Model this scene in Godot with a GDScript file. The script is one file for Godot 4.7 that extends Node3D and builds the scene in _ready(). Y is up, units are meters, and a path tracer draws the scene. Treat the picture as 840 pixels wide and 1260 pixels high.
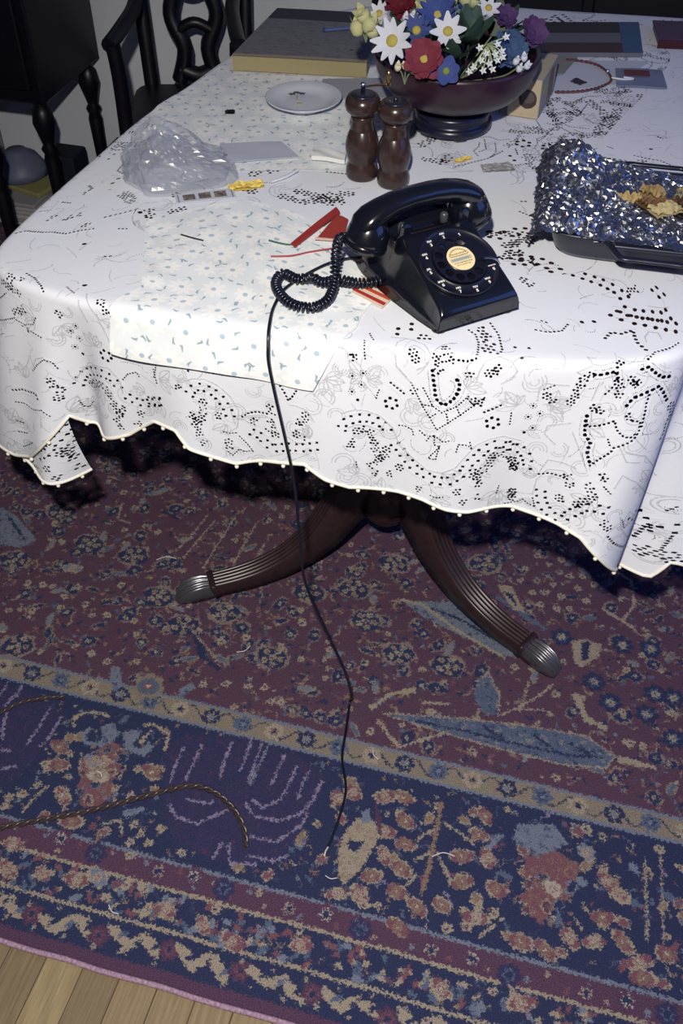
extends Node3D
# A dining table under a lace cloth, photographed from standing height with a flash on the camera.
# x runs to the right, y up, and d (distance away from the photographer along the floor) is -z.

const TABLE_Y := 0.762          # top of the lace on the table
const EDGE_R := 0.012
const OUTLINE := [[-.445, 1.409], [-.474, 1.315], [-.482, 1.262], [-.462, 1.213], [-.40, 1.170], [-.291, 1.128], [-.094, 1.071], [.122, 1.025], [.25, 1.008], [.344, 1.008], [.415, 1.026], [.455, 1.07], [.482, 1.14], [.57, 1.4], [.67, 1.7], [.77, 1.98], [.80, 2.10], [.775, 2.165], [.70, 2.19], [.45, 2.235], [.244, 2.275], [.034, 2.251], [-.083, 2.146], [-.191, 2.018], [-.269, 1.856], [-.341, 1.705], [-.396, 1.55]]
const CENTRE := Vector2(.15, 1.65)
const FOLDS := [[.19, .06, .20], [.285, .03, .10], [.335, .025, -.14], [.43, .04, -.05], [.50, .04, .05], [.60, .03, -.03], [.70, .05, .05], [.88, .05, .05], [.96, .03, -.03], [1.09, .05, .13], [1.165, .02, -.12], [1.24, .05, .30], [1.55, .05, .12], [1.85, .06, .08], [2.35, .07, .05], [2.7, .05, .06], [3.1, .06, .1], [3.5, .05, .08], [3.85, .05, .06]]
const HEM := [[0.0, .25], [.08, .30], [.14, .33], [.2, .322], [.224, .306], [.250, .270], [.272, .238], [.287, .215], [.300, .24], [.334, .246], [.382, .226], [.426, .19], [.464, .188], [.484, .214], [.518, .226], [.55, .236], [.598, .22], [.654, .206], [.684, .226], [.718, .238], [.786, .236], [.822, .24], [.856, .25], [.884, .254], [.916, .25], [.944, .248], [.972, .254], [1.006, .264], [1.034, .276], [1.062, .312], [1.1, .37], [1.126, .40], [1.14, .405], [1.152, .372], [1.17, .385], [1.2, .42], [1.25, .38], [1.35, .27], [1.5, .24], [1.65, .25], [1.8, .235], [1.95, .25], [2.1, .24], [2.25, .28], [2.35, .36], [2.45, .28], [2.6, .24], [2.8, .25], [3.0, .235], [3.2, .28], [3.35, .25], [3.6, .24], [3.8, .25], [4.0, .24]]
const ROOM_TURN := -15.5        # degrees; rug, boards and walls share it
const STRIP_LEN := 1.5
const STRIP_BACK := 0.2
const STRIP_SPAN := 0.7
const RUG_ORIGIN := Vector2(-.3068, .5439)

const LACE_EDGE := [
	["H", 0.306, 0.16, 0.312, 0.146, 0.32, 0.138, 0.336, 0.128, 0.35, 0.122, 0.36, 0.122, 0.372, 0.126, 0.378, 0.138, 0.38, 0.148],
	["H", 0.39, 0.154, 0.4, 0.16, 0.412, 0.162, 0.424, 0.158, 0.436, 0.152, 0.446, 0.15],
	["N", 0.322, 0.16, 0.338, 0.148, 0.354, 0.142, 0.36, 0.152, 0.366, 0.17, 0.372, 0.188, 0.378, 0.19],
	["N", 0.364, 0.202, 0.384, 0.174],
	["N", 0.294, 0.242, 0.304, 0.252],
	["N", 0.368, 0.214, 0.376, 0.21],
	["N", 0.394, 0.206, 0.402, 0.2],
	["N", 0.402, 0.184, 0.414, 0.182],
	["h", 0.3, 0.192, 0.302, 0.204, 0.308, 0.208, 0.32, 0.192],
	["F", 0.368, 0.088],
	["S", 0.326, 0.052],
	["S", 0.316, 0.062],
	["S", 0.326, 0.074],
	["S", 0.316, 0.09],
	["O", 0.324, 0.102],
	["O", 0.318, -0.026],
	["O", 0.204, -0.116],
	["N", 0.3, 0.038, 0.312, 0.034],
	["N", 0.366, 0, 0.376, 0.01, 0.38, 0.018],
	["h", 0.304, -0.012, 0.326, -0.002],
	["N", 0.214, 0.006, 0.228, 0.01],
	["N", 0.236, 0.002, 0.244, 0.006],
	["b", 0.232, -0.012, 0.25, -0.01, 0.276, 0.002, 0.284, 0.01],
	["N", 0.206, 0.022, 0.23, 0.022, 0.246, 0.028],
	["h", 0.214, 0.034, 0.122, 0.13, 0.23, 0.064],
	["N", 0.226, 0.058, 0.24, 0.05, 0.248, 0.044],
	["h", 0.23, 0.068, 0.244, 0.07, 0.26, 0.064, 0.266, 0.052],
	["N", 0.24, 0.076, 0.25, 0.076],
	["h", 0.25, 0.076, 0.276, 0.08],
	["b", 0.21, 0.192, 0.224, 0.184, 0.236, 0.182, 0.25, 0.178, 0.254, 0.188],
	["h", 0.212, 0.212, 0.224, 0.208, 0.24, 0.21, 0.258, 0.202, 0.27, 0.21],
	["h", 0.25, 0.14, 0.258, 0.128, 0.272, 0.114, 0.284, 0.116, 0.29, 0.128],
	["N", 0.276, 0.144, 0.28, 0.158, 0.29, 0.168],
	["N", 0.278, 0.178, 0.29, 0.178],
	["N", 0.272, 0.314, 0.276, 0.33],
	["h", 0.266, 0.294, 0.276, 0.258],
	["N", 0.24, 0.288, 0.248, 0.286],
	["h", 0.21, 0.268, 0.226, 0.262],
	["h", 0.21, 0.248, 0.22, 0.246],
	["h", 0.214, 0.294, 0.234, 0.272],
	["h", 0.45, 0.062, 0.444, 0.084, 0.436, 0.112],
	["h", 0.388, 0.124, 0.396, 0.114, 0.41, 0.108, 0.414, 0.118],
	["H", 0.492, 0.12, 0.494, 0.114, 0.504, 0.106, 0.514, 0.106, 0.53, 0.114, 0.536, 0.122, 0.544, 0.138, 0.548, 0.152],
	["N", 0.51, 0.126, 0.51, 0.136, 0.508, 0.156, 0.5, 0.168, 0.492, 0.164],
	["N", 0.498, 0.174, 0.502, 0.19],
	["N", 0.532, 0.146, 0.53, 0.158],
	["N", 0.54, 0.192, 0.544, 0.202, 0.54, 0.21],
	["h", 0.536, 0.178, 0.544, 0.18, 0.554, 0.178],
	["h", 0.558, 0.184, 0.57, 0.2, 0.576, 0.21],
	["b", 0.564, 0.148, 0.574, 0.14, 0.586, 0.136, 0.6, 0.136],
	["N", 0.602, 0.122, 0.608, 0.128, 0.606, 0.136],
	["N", 0.582, 0.15, 0.578, 0.16],
	["N", 0.604, 0.144, 0.606, 0.158, 0.6, 0.168, 0.616, 0.166],
	["H", 0.576, 0.174, 0.588, 0.178, 0.596, 0.188, 0.606, 0.194, 0.62, 0.188, 0.634, 0.182, 0.648, 0.18, 0.658, 0.176, 0.674, 0.17],
	["h", 0.54, 0.214, 0.546, 0.22, 0.556, 0.208, 0.564, 0.212, 0.576, 0.208],
	["b", 0.618, 0.08, 0.626, 0.094, 0.632, 0.106, 0.64, 0.094, 0.646, 0.082],
	["N", 0.654, 0.12, 0.658, 0.128, 0.646, 0.138, 0.644, 0.144],
	["N", 0.644, 0.154, 0.64, 0.166],
	["N", 0.654, 0.162, 0.658, 0.162],
	["H", 0.422, 0.154, 0.438, 0.15, 0.45, 0.146],
	["N", 0.474, 0.11, 0.478, 0.118],
	["N", 0.484, 0.072, 0.496, 0.08],
	["O", 0.528, 0.08],
	["h", 0.438, 0.096, 0.44, 0.118],
	["N", 0.504, 0.198, 0.508, 0.202],
	["N", 0.49, 0.152, 0.502, 0.166],
	["H", 0.706, 0.136, 0.71, 0.126, 0.72, 0.12, 0.732, 0.116, 0.744, 0.116, 0.754, 0.12, 0.764, 0.126, 0.768, 0.136],
	["H", 0.778, 0.154, 0.784, 0.16, 0.792, 0.172, 0.802, 0.184, 0.81, 0.192, 0.822, 0.196, 0.832, 0.202, 0.842, 0.202, 0.854, 0.2, 0.864, 0.192, 0.874, 0.182, 0.878, 0.168, 0.888, 0.156, 0.898, 0.142, 0.912, 0.134, 0.922, 0.138, 0.938, 0.144],
	["N", 0.742, 0.136, 0.748, 0.142, 0.75, 0.16, 0.752, 0.17, 0.76, 0.18, 0.77, 0.172],
	["N", 0.722, 0.14, 0.734, 0.134, 0.742, 0.136],
	["N", 0.718, 0.152, 0.718, 0.166],
	["N", 0.76, 0.18, 0.744, 0.198],
	["N", 0.764, 0.162, 0.772, 0.172],
	["N", 0.782, 0.19, 0.792, 0.198],
	["h", 0.726, 0.192, 0.728, 0.204],
	["N", 0.75, 0.208, 0.756, 0.21],
	["N", 0.77, 0.208, 0.778, 0.206],
	["N", 0.812, 0.222, 0.82, 0.226],
	["h", 0.832, 0.23, 0.838, 0.232, 0.85, 0.228],
	["N", 0.864, 0.22, 0.872, 0.214],
	["N", 0.874, 0.234, 0.882, 0.238],
	["N", 0.892, 0.228, 0.898, 0.226],
	["N", 0.906, 0.158, 0.904, 0.172, 0.894, 0.184, 0.89, 0.202, 0.9, 0.206],
	["N", 0.906, 0.156, 0.916, 0.152, 0.934, 0.162, 0.94, 0.174, 0.934, 0.182],
	["N", 0.884, 0.192, 0.892, 0.18],
	["N", 0.94, 0.218, 0.942, 0.238],
	["h", 0.922, 0.21, 0.92, 0.224],
	["F", 0.77, 0.088],
	["F", 0.902, 0.1],
	["S", 0.732, 0.046],
	["S", 0.718, 0.052],
	["S", 0.73, 0.064],
	["S", 0.718, 0.076],
	["O", 0.726, 0.088],
	["O", 0.77, -0.036],
	["O", 0.788, -0.05],
	["O", 0.77, -0.024],
	["O", 0.788, -0.038],
	["O", 0.924, -0.02],
	["N", 0.716, 0.028, 0.72, 0.022, 0.72, 0.016],
	["h", 0.73, -0.002, 0.734, 0.026],
	["h", 0.734, -0.018, 0.742, -0.004],
	["b", 0.768, 0.056, 0.786, 0.07],
	["h", 0.75, 0.082, 0.754, 0.066],
	["h", 0.924, 0.102, 0.924, 0.084],
	["b", 0.89, 0.084, 0.91, 0.072],
	["g", 0.82, 0.03, 0.822, 0.042, 0.824, 0.056, 0.826, 0.066, 0.83, 0.076, 0.838, 0.08, 0.844, 0.076, 0.85, 0.068, 0.854, 0.06, 0.856, 0.05, 0.854, 0.042, 0.846, 0.036],
	["N", 0.822, 0.006, 0.824, 0.014, 0.828, 0.02, 0.828, 0.032, 0.832, 0.034],
	["N", 0.832, -0.008, 0.838, 0.008, 0.842, 0.018],
	["b", 0.868, -0.05, 0.876, -0.042, 0.878, -0.024, 0.874, -0.004, 0.872, 0.008, 0.864, 0.012, 0.85, 0.012],
	["N", 0.866, 0.024, 0.866, 0.036],
	["N", 0.8, -0.024, 0.818, -0.016],
	["N", 0.792, 0.004, 0.796, 0.014, 0.802, 0.024],
	["N", 0.886, 0.028, 0.894, 0.024, 0.902, 0.02, 0.896, 0.016],
	["h", 0.794, 0.052, 0.81, 0.084, 0.832, 0.12, 0.86, 0.092, 0.888, 0.062],
	["h", 0.81, 0.058, 0.824, 0.084, 0.836, 0.092, 0.854, 0.08, 0.868, 0.062],
	["h", 0.81, 0.084, 0.824, 0.084],
	["h", 0.822, 0.102, 0.83, 0.094],
	["h", 0.846, 0.106, 0.842, 0.092],
	["h", 0.86, 0.092, 0.854, 0.08],
	["h", 0.876, 0.076, 0.866, 0.064],
	["N", 0.796, 0.062, 0.802, 0.066],
	["N", 0.872, 0.068, 0.886, 0.07],
	["N", 0.886, -0.058, 0.892, -0.03, 0.886, 0],
	["h", 0.902, -0.07, 0.908, -0.046, 0.906, -0.01, 0.894, 0],
	["h", 0.82, 0.14, 0.824, 0.132, 0.83, 0.13, 0.83, 0.144, 0.838, 0.146, 0.824, 0.168, 0.834, 0.168, 0.838, 0.144],
	["h", 0.81, 0.126, 0.82, 0.134],
	["h", 0.83, 0.13, 0.842, 0.138, 0.85, 0.134],
	["h", 0.782, 0.122, 0.79, 0.122, 0.8, 0.126, 0.802, 0.136],
	["h", 0.86, 0.15, 0.862, 0.138, 0.874, 0.138, 0.88, 0.144, 0.876, 0.132],
	["L", 0.77, 0.006, 0.772, -0.006, 0.782, -0.016, 0.792, -0.014, 0.806, -0.008, 0.816, 0.01, 0.812, 0.024, 0.8, 0.032],
	["L", 0.786, 0.004, 0.794, -0.004, 0.808, 0.006, 0.81, 0.018],
	["L", 0.876, 0.036, 0.878, 0.024, 0.884, 0.01, 0.9, 0.002, 0.916, 0.008, 0.924, 0.02, 0.918, 0.032, 0.906, 0.04],
	["L", 0.704, 0.112, 0.722, 0.104, 0.738, 0.104, 0.756, 0.11, 0.774, 0.128, 0.784, 0.154, 0.802, 0.172, 0.824, 0.188, 0.844, 0.188, 0.862, 0.176, 0.874, 0.154, 0.886, 0.136, 0.902, 0.126, 0.918, 0.122, 0.942, 0.13],
	["L", 0.714, 0.134, 0.726, 0.128, 0.74, 0.128, 0.756, 0.134],
	["L", 0.75, 0.012, 0.76, 0.006, 0.772, 0.014, 0.774, 0.03, 0.788, 0.044],
	["L", 0.774, 0.03, 0.786, 0.044, 0.794, 0.052],
	["L", 0.488, 0.1, 0.498, 0.094, 0.516, 0.092, 0.534, 0.1, 0.55, 0.116, 0.56, 0.138, 0.556, 0.168, 0.538, 0.182],
	["L", 0.562, 0.154, 0.572, 0.146, 0.594, 0.14, 0.604, 0.142],
	["L", 0.632, 0.112, 0.644, 0.112, 0.658, 0.116, 0.668, 0.132],
	["L", 0.582, 0.164, 0.58, 0.152, 0.59, 0.146],
	["L", 0.304, 0.15, 0.318, 0.13, 0.342, 0.114, 0.368, 0.108, 0.382, 0.124, 0.384, 0.15],
	["L", 0.34, -0.008, 0.364, 0.024, 0.374, 0.05, 0.38, 0.07],
	["L", 0.338, 0.008, 0.348, 0.04],
	["L", 0.25, 0.136, 0.258, 0.118, 0.272, 0.11],
	["L", 0.99, 0.038, 0.974, 0.038, 0.96, 0.036, 0.954, 0.046, 0.954, 0.064],
	["L", 1, 0.096, 0.972, 0.102, 0.97, 0.116, 0.986, 0.132],
	["L", 0.972, 0.18, 0.98, 0.158, 0.998, 0.16, 1.018, 0.168],
	["L", 0.968, 0.222, 0.97, 0.194, 0.982, 0.174, 1.002, 0.174, 1.016, 0.186],
	["L", 1.064, 0.192, 1.072, 0.172, 1.092, 0.19, 1.122, 0.236],
	["L", 1.03, 0.17, 1.018, 0.14, 1.004, 0.11],
	["L", 1.072, 0.136, 1.098, 0.15, 1.148, 0.228],
	["L", 1.02, 0, 1.01, -0.004, 1.014, 0.008, 1.026, 0.01, 1.04, 0.006],
	["L", 1.048, -0.002, 1.056, 0.006, 1.068, 0.008, 1.082, 0.008],
	["L", 1.1, -0.026, 1.104, -0.036, 1.116, -0.044, 1.126, -0.036, 1.122, -0.024],
	["L", 1.014, 0.01, 0.996, 0.018, 1.002, 0.022],
	["L", 1.078, 0.242, 1.082, 0.264, 1.11, 0.316],
	["L", 1.098, 0.14, 1.078, 0.114],
	["L", 1.026, 0.032, 1.02, 0.06],
	["L", 1.062, 0.126, 1.074, 0.152, 1.092, 0.158],
	["H", 0.924, 0.136, 0.932, 0.14, 0.944, 0.146, 0.952, 0.156, 0.956, 0.172, 0.952, 0.184],
	["N", 0.93, 0.16, 0.938, 0.168, 0.938, 0.184],
	["N", 0.942, 0.216, 0.942, 0.232],
	["h", 0.934, 0.244, 0.95, 0.238, 0.956, 0.232, 0.964, 0.238, 0.974, 0.242, 0.968, 0.224],
	["H", 0.978, 0.212, 0.98, 0.226, 0.986, 0.24, 0.996, 0.25, 1.006, 0.254, 1.016, 0.246, 1.022, 0.238, 1.034, 0.226, 1.044, 0.224, 1.054, 0.226, 1.062, 0.228],
	["b", 0.972, 0.184, 0.984, 0.18, 0.994, 0.182, 1.006, 0.184],
	["N", 1.006, 0.186, 1.01, 0.176],
	["N", 1.008, 0.196, 1.018, 0.194],
	["N", 1, 0.216, 1.006, 0.226, 1.01, 0.224],
	["N", 1.022, 0.228, 1.034, 0.214, 1.048, 0.206],
	["N", 1.038, 0.188, 1.034, 0.196, 1.034, 0.204],
	["N", 1.044, 0.174, 1.052, 0.176, 1.052, 0.184],
	["h", 1.052, 0.19, 1.062, 0.202],
	["N", 0.994, 0.068, 0.996, 0.062, 1, 0.052, 1.004, 0.034, 1.008, 0.024, 1.018, 0.022],
	["g", 1.018, 0.022, 1.028, 0.022, 1.044, 0.018, 1.048, 0.032],
	["b", 1.048, 0.032, 1.038, 0.048, 1.034, 0.052],
	["N", 1.046, 0.03, 1.052, 0.038, 1.052, 0.058],
	["N", 1.022, 0.074, 1.028, 0.07, 1.036, 0.078],
	["g", 1.018, 0.084, 1.018, 0.102, 1.02, 0.114, 1.028, 0.124, 1.026, 0.138, 1.032, 0.16],
	["b", 1.032, 0.16, 1.04, 0.15, 1.054, 0.136, 1.056, 0.13, 1.066, 0.126, 1.078, 0.12, 1.084, 0.108, 1.084, 0.094, 1.08, 0.092, 1.072, 0.09],
	["b", 1.018, 0.092, 1.022, 0.1, 1.034, 0.098, 1.044, 0.094, 1.052, 0.09, 1.056, 0.102, 1.064, 0.112, 1.074, 0.116, 1.08, 0.11],
	["h", 1.048, 0.118, 1.052, 0.128],
	["N", 1.066, 0.086, 1.072, 0.084],
	["g", 1.064, 0.068, 1.07, 0.058, 1.084, 0.052, 1.092, 0.05, 1.102, 0.046, 1.108, 0.056, 1.116, 0.072],
	["N", 1.122, 0.082, 1.134, 0.098, 1.136, 0.108],
	["b", 1.126, 0.102, 1.122, 0.114, 1.122, 0.128, 1.118, 0.134],
	["N", 1.062, 0.03, 1.07, 0.034, 1.068, 0.042, 1.076, 0.034],
	["g", 1.076, 0.018, 1.084, 0.016, 1.094, 0.026, 1.104, 0.034, 1.114, 0.036],
	["b", 1.09, 0.056, 1.088, 0.068, 1.088, 0.08, 1.086, 0.102],
	["N", 0.962, 0.052, 0.968, 0.06, 0.98, 0.064],
	["h", 0.96, 0.046, 0.974, 0.038],
	["S", 0.95, 0.072],
	["S", 0.96, 0.084],
	["S", 0.946, 0.09],
	["S", 0.954, 0.108],
	["O", 0.944, 0.116],
	["O", 0.924, -0.02],
	["O", 0.942, -0.02],
	["O", 0.928, 0.002],
	["O", 1.038, -0.082],
	["O", 1.056, -0.082],
	["b", 1.052, -0.044, 1.068, -0.056, 1.076, -0.05, 1.098, -0.054, 1.088, -0.03, 1.09, -0.01],
	["b", 1.084, 0.006, 1.098, -0.004, 1.118, -0.004, 1.14, -0.006],
	["h", 0.98, -0.084, 0.99, -0.078],
	["h", 0.964, -0.062, 0.98, -0.058, 1, -0.062, 1.016, -0.078],
	["H", 1.114, -0.1, 1.126, -0.084, 1.142, -0.07, 1.158, -0.054, 1.178, -0.046],
	["H", 1.096, -0.096, 1.106, -0.08, 1.126, -0.064, 1.144, -0.044, 1.16, -0.024],
	["H", 1.098, 0.252, 1.138, 0.3, 1.146, 0.294],
	["b", 1.076, 0.288, 1.116, 0.338, 1.134, 0.342, 1.142, 0.316, 1.144, 0.314, 1.144, 0.328],
	["h", 1.082, 0.25, 1.088, 0.268],
	["N", 1.14, 0.352, 1.14, 0.372],
	["N", 1.056, 0.244, 1.066, 0.26],
	["b", 1.066, 0.272, 1.076, 0.288],
	["h", 1.148, 0.354, 1.152, 0.338, 1.156, 0.326],
	["N", 1.152, 0.356, 1.154, 0.366, 1.152, 0.374],
	["H", 1.154, 0.312, 1.25, 0.404],
	["h", 1.154, 0.286, 1.162, 0.278],
	["N", 1.046, 0.006, 1.05, 0.012],
	["N", 0.072, -0.036, 0.078, -0.046],
	["N", 0.09, -0.068, 0.09, -0.084, 0.09, -0.1],
	["h", 0.102, -0.002, 0.102, -0.016, 0.124, -0.05, 0.134, -0.07, 0.154, -0.096, 0.156, -0.118, 0.164, -0.14],
	["N", 0.14, -0.12, 0.152, -0.13],
	["h", 0.036, -0.004, 0.04, -0.022],
	["h", 0.016, -0.028, 0.028, -0.048],
	["N", 0.028, -0.126, 0.068, -0.16, 0.094, -0.17],
	["b", 0.13, -0.15, 0.132, -0.178, 0.132, -0.2],
	["h", 0.19, -0.176, 0.2, -0.186],
	["h", 0.264, -0.108, 0.272, -0.116],
	["H", 1.098, -0.2, 1.114, -0.184, 1.13, -0.162, 1.138, -0.138, 1.136, -0.118],
	["N", 1.152, -0.122, 1.178, -0.116],
	["H", 1.204, -0.086, 1.198, -0.066],
	["N", 0.988, -0.188, 1.002, -0.17],
]
const LACE_TOP := [
	["H", -0.414, 1.328, -0.4, 1.335, -0.383, 1.34, -0.372, 1.351, -0.353, 1.361, -0.329, 1.371, -0.294, 1.385],
	["N", -0.479, 1.32, -0.468, 1.318],
	["N", -0.295, 1.376, -0.278, 1.379],
	["N", -0.291, 1.361, -0.276, 1.366],
	["N", -0.258, 1.372, -0.243, 1.382, -0.231, 1.389],
	["h", -0.256, 1.363, -0.212, 1.36],
	["N", -0.173, 1.395, -0.163, 1.392],
	["h", -0.265, 1.307, -0.253, 1.313, -0.24, 1.307],
	["N", -0.095, 1.426, -0.059, 1.405, -0.024, 1.411, 0.002, 1.416],
	["N", -0.062, 1.345, -0.047, 1.336],
	["N", -0.024, 1.405, -0.003, 1.395],
	["N", 0.212, 1.312, 0.236, 1.309, 0.255, 1.312, 0.279, 1.312],
	["N", 0.232, 1.275, 0.258, 1.293],
	["N", 0.224, 1.244, 0.244, 1.261, 0.257, 1.253],
	["h", 0.219, 1.244, 0.273, 1.235],
	["N", -0.11, 1.791, -0.093, 1.784],
	["N", -0.146, 1.494, -0.112, 1.509, -0.093, 1.52],
	["N", -0.153, 1.452, -0.128, 1.432],
	["N", -0.071, 1.442, -0.032, 1.422, 0.006, 1.403],
	["N", -0.041, 1.413, -0.013, 1.432, 0.02, 1.432],
	["h", -0.085, 1.558, -0.054, 1.547],
	["h", -0.023, 1.504, 0.021, 1.494],
	["N", -0.208, 1.586, -0.197, 1.575],
	["N", -0.257, 1.432, -0.24, 1.413],
	["N", 0.441, 1.779, 0.462, 1.711, 0.431, 1.646],
	["N", 0.487, 1.745, 0.452, 1.636, 0.469, 1.605],
	["N", 0.497, 1.678, 0.525, 1.7, 0.556, 1.711],
	["N", 0.538, 1.803, 0.545, 1.745, 0.588, 1.767],
	["N", 0.604, 1.876, 0.626, 1.864],
	["N", 0.476, 1.595, 0.507, 1.615, 0.548, 1.595],
	["h", 0.363, 1.678, 0.392, 1.689],
	["h", 0.392, 1.745, 0.41, 1.711, 0.439, 1.767],
	["h", 0.516, 1.657, 0.539, 1.636, 0.571, 1.657],
	["N", 0.587, 1.722, 0.578, 1.745],
	["h", 0.454, 1.667, 0.497, 1.7],
	["F", 0.302, 1.605],
	["F", 0.343, 1.59],
	["h", 0.287, 1.585, 0.288, 1.565],
	["O", 0.275, 1.56],
	["O", 0.28, 1.544],
	["N", 0.258, 1.297, 0.276, 1.303, 0.27, 1.281],
	["H", 0.252, 1.244, 0.267, 1.239, 0.281, 1.242],
	["H", 0.278, 1.234, 0.294, 1.219, 0.301, 1.194, 0.309, 1.179, 0.304, 1.16, 0.288, 1.158],
	["N", 0.446, 1.642, 0.455, 1.634, 0.444, 1.612],
	["h", 0.339, 1.605, 0.363, 1.612],
	["N", 0.521, 1.612, 0.529, 1.605],
	["h", 0.274, 1.407, 0.284, 1.407],
	["H", 0.215, 1.309, 0.232, 1.304, 0.254, 1.317, 0.285, 1.319],
	["N", 0.242, 1.277, 0.258, 1.287, 0.277, 1.297],
	["N", 0.232, 1.258, 0.254, 1.254],
	["H", 0.239, 1.235, 0.273, 1.233],
	["h", 0.281, 1.363, 0.264, 1.379],
	["N", 0.132, 1.551, 0.164, 1.536, 0.179, 1.565],
	["N", 0.128, 1.595, 0.157, 1.626],
	["h", 0.183, 1.522, 0.238, 1.551, 0.268, 1.58],
]
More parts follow.
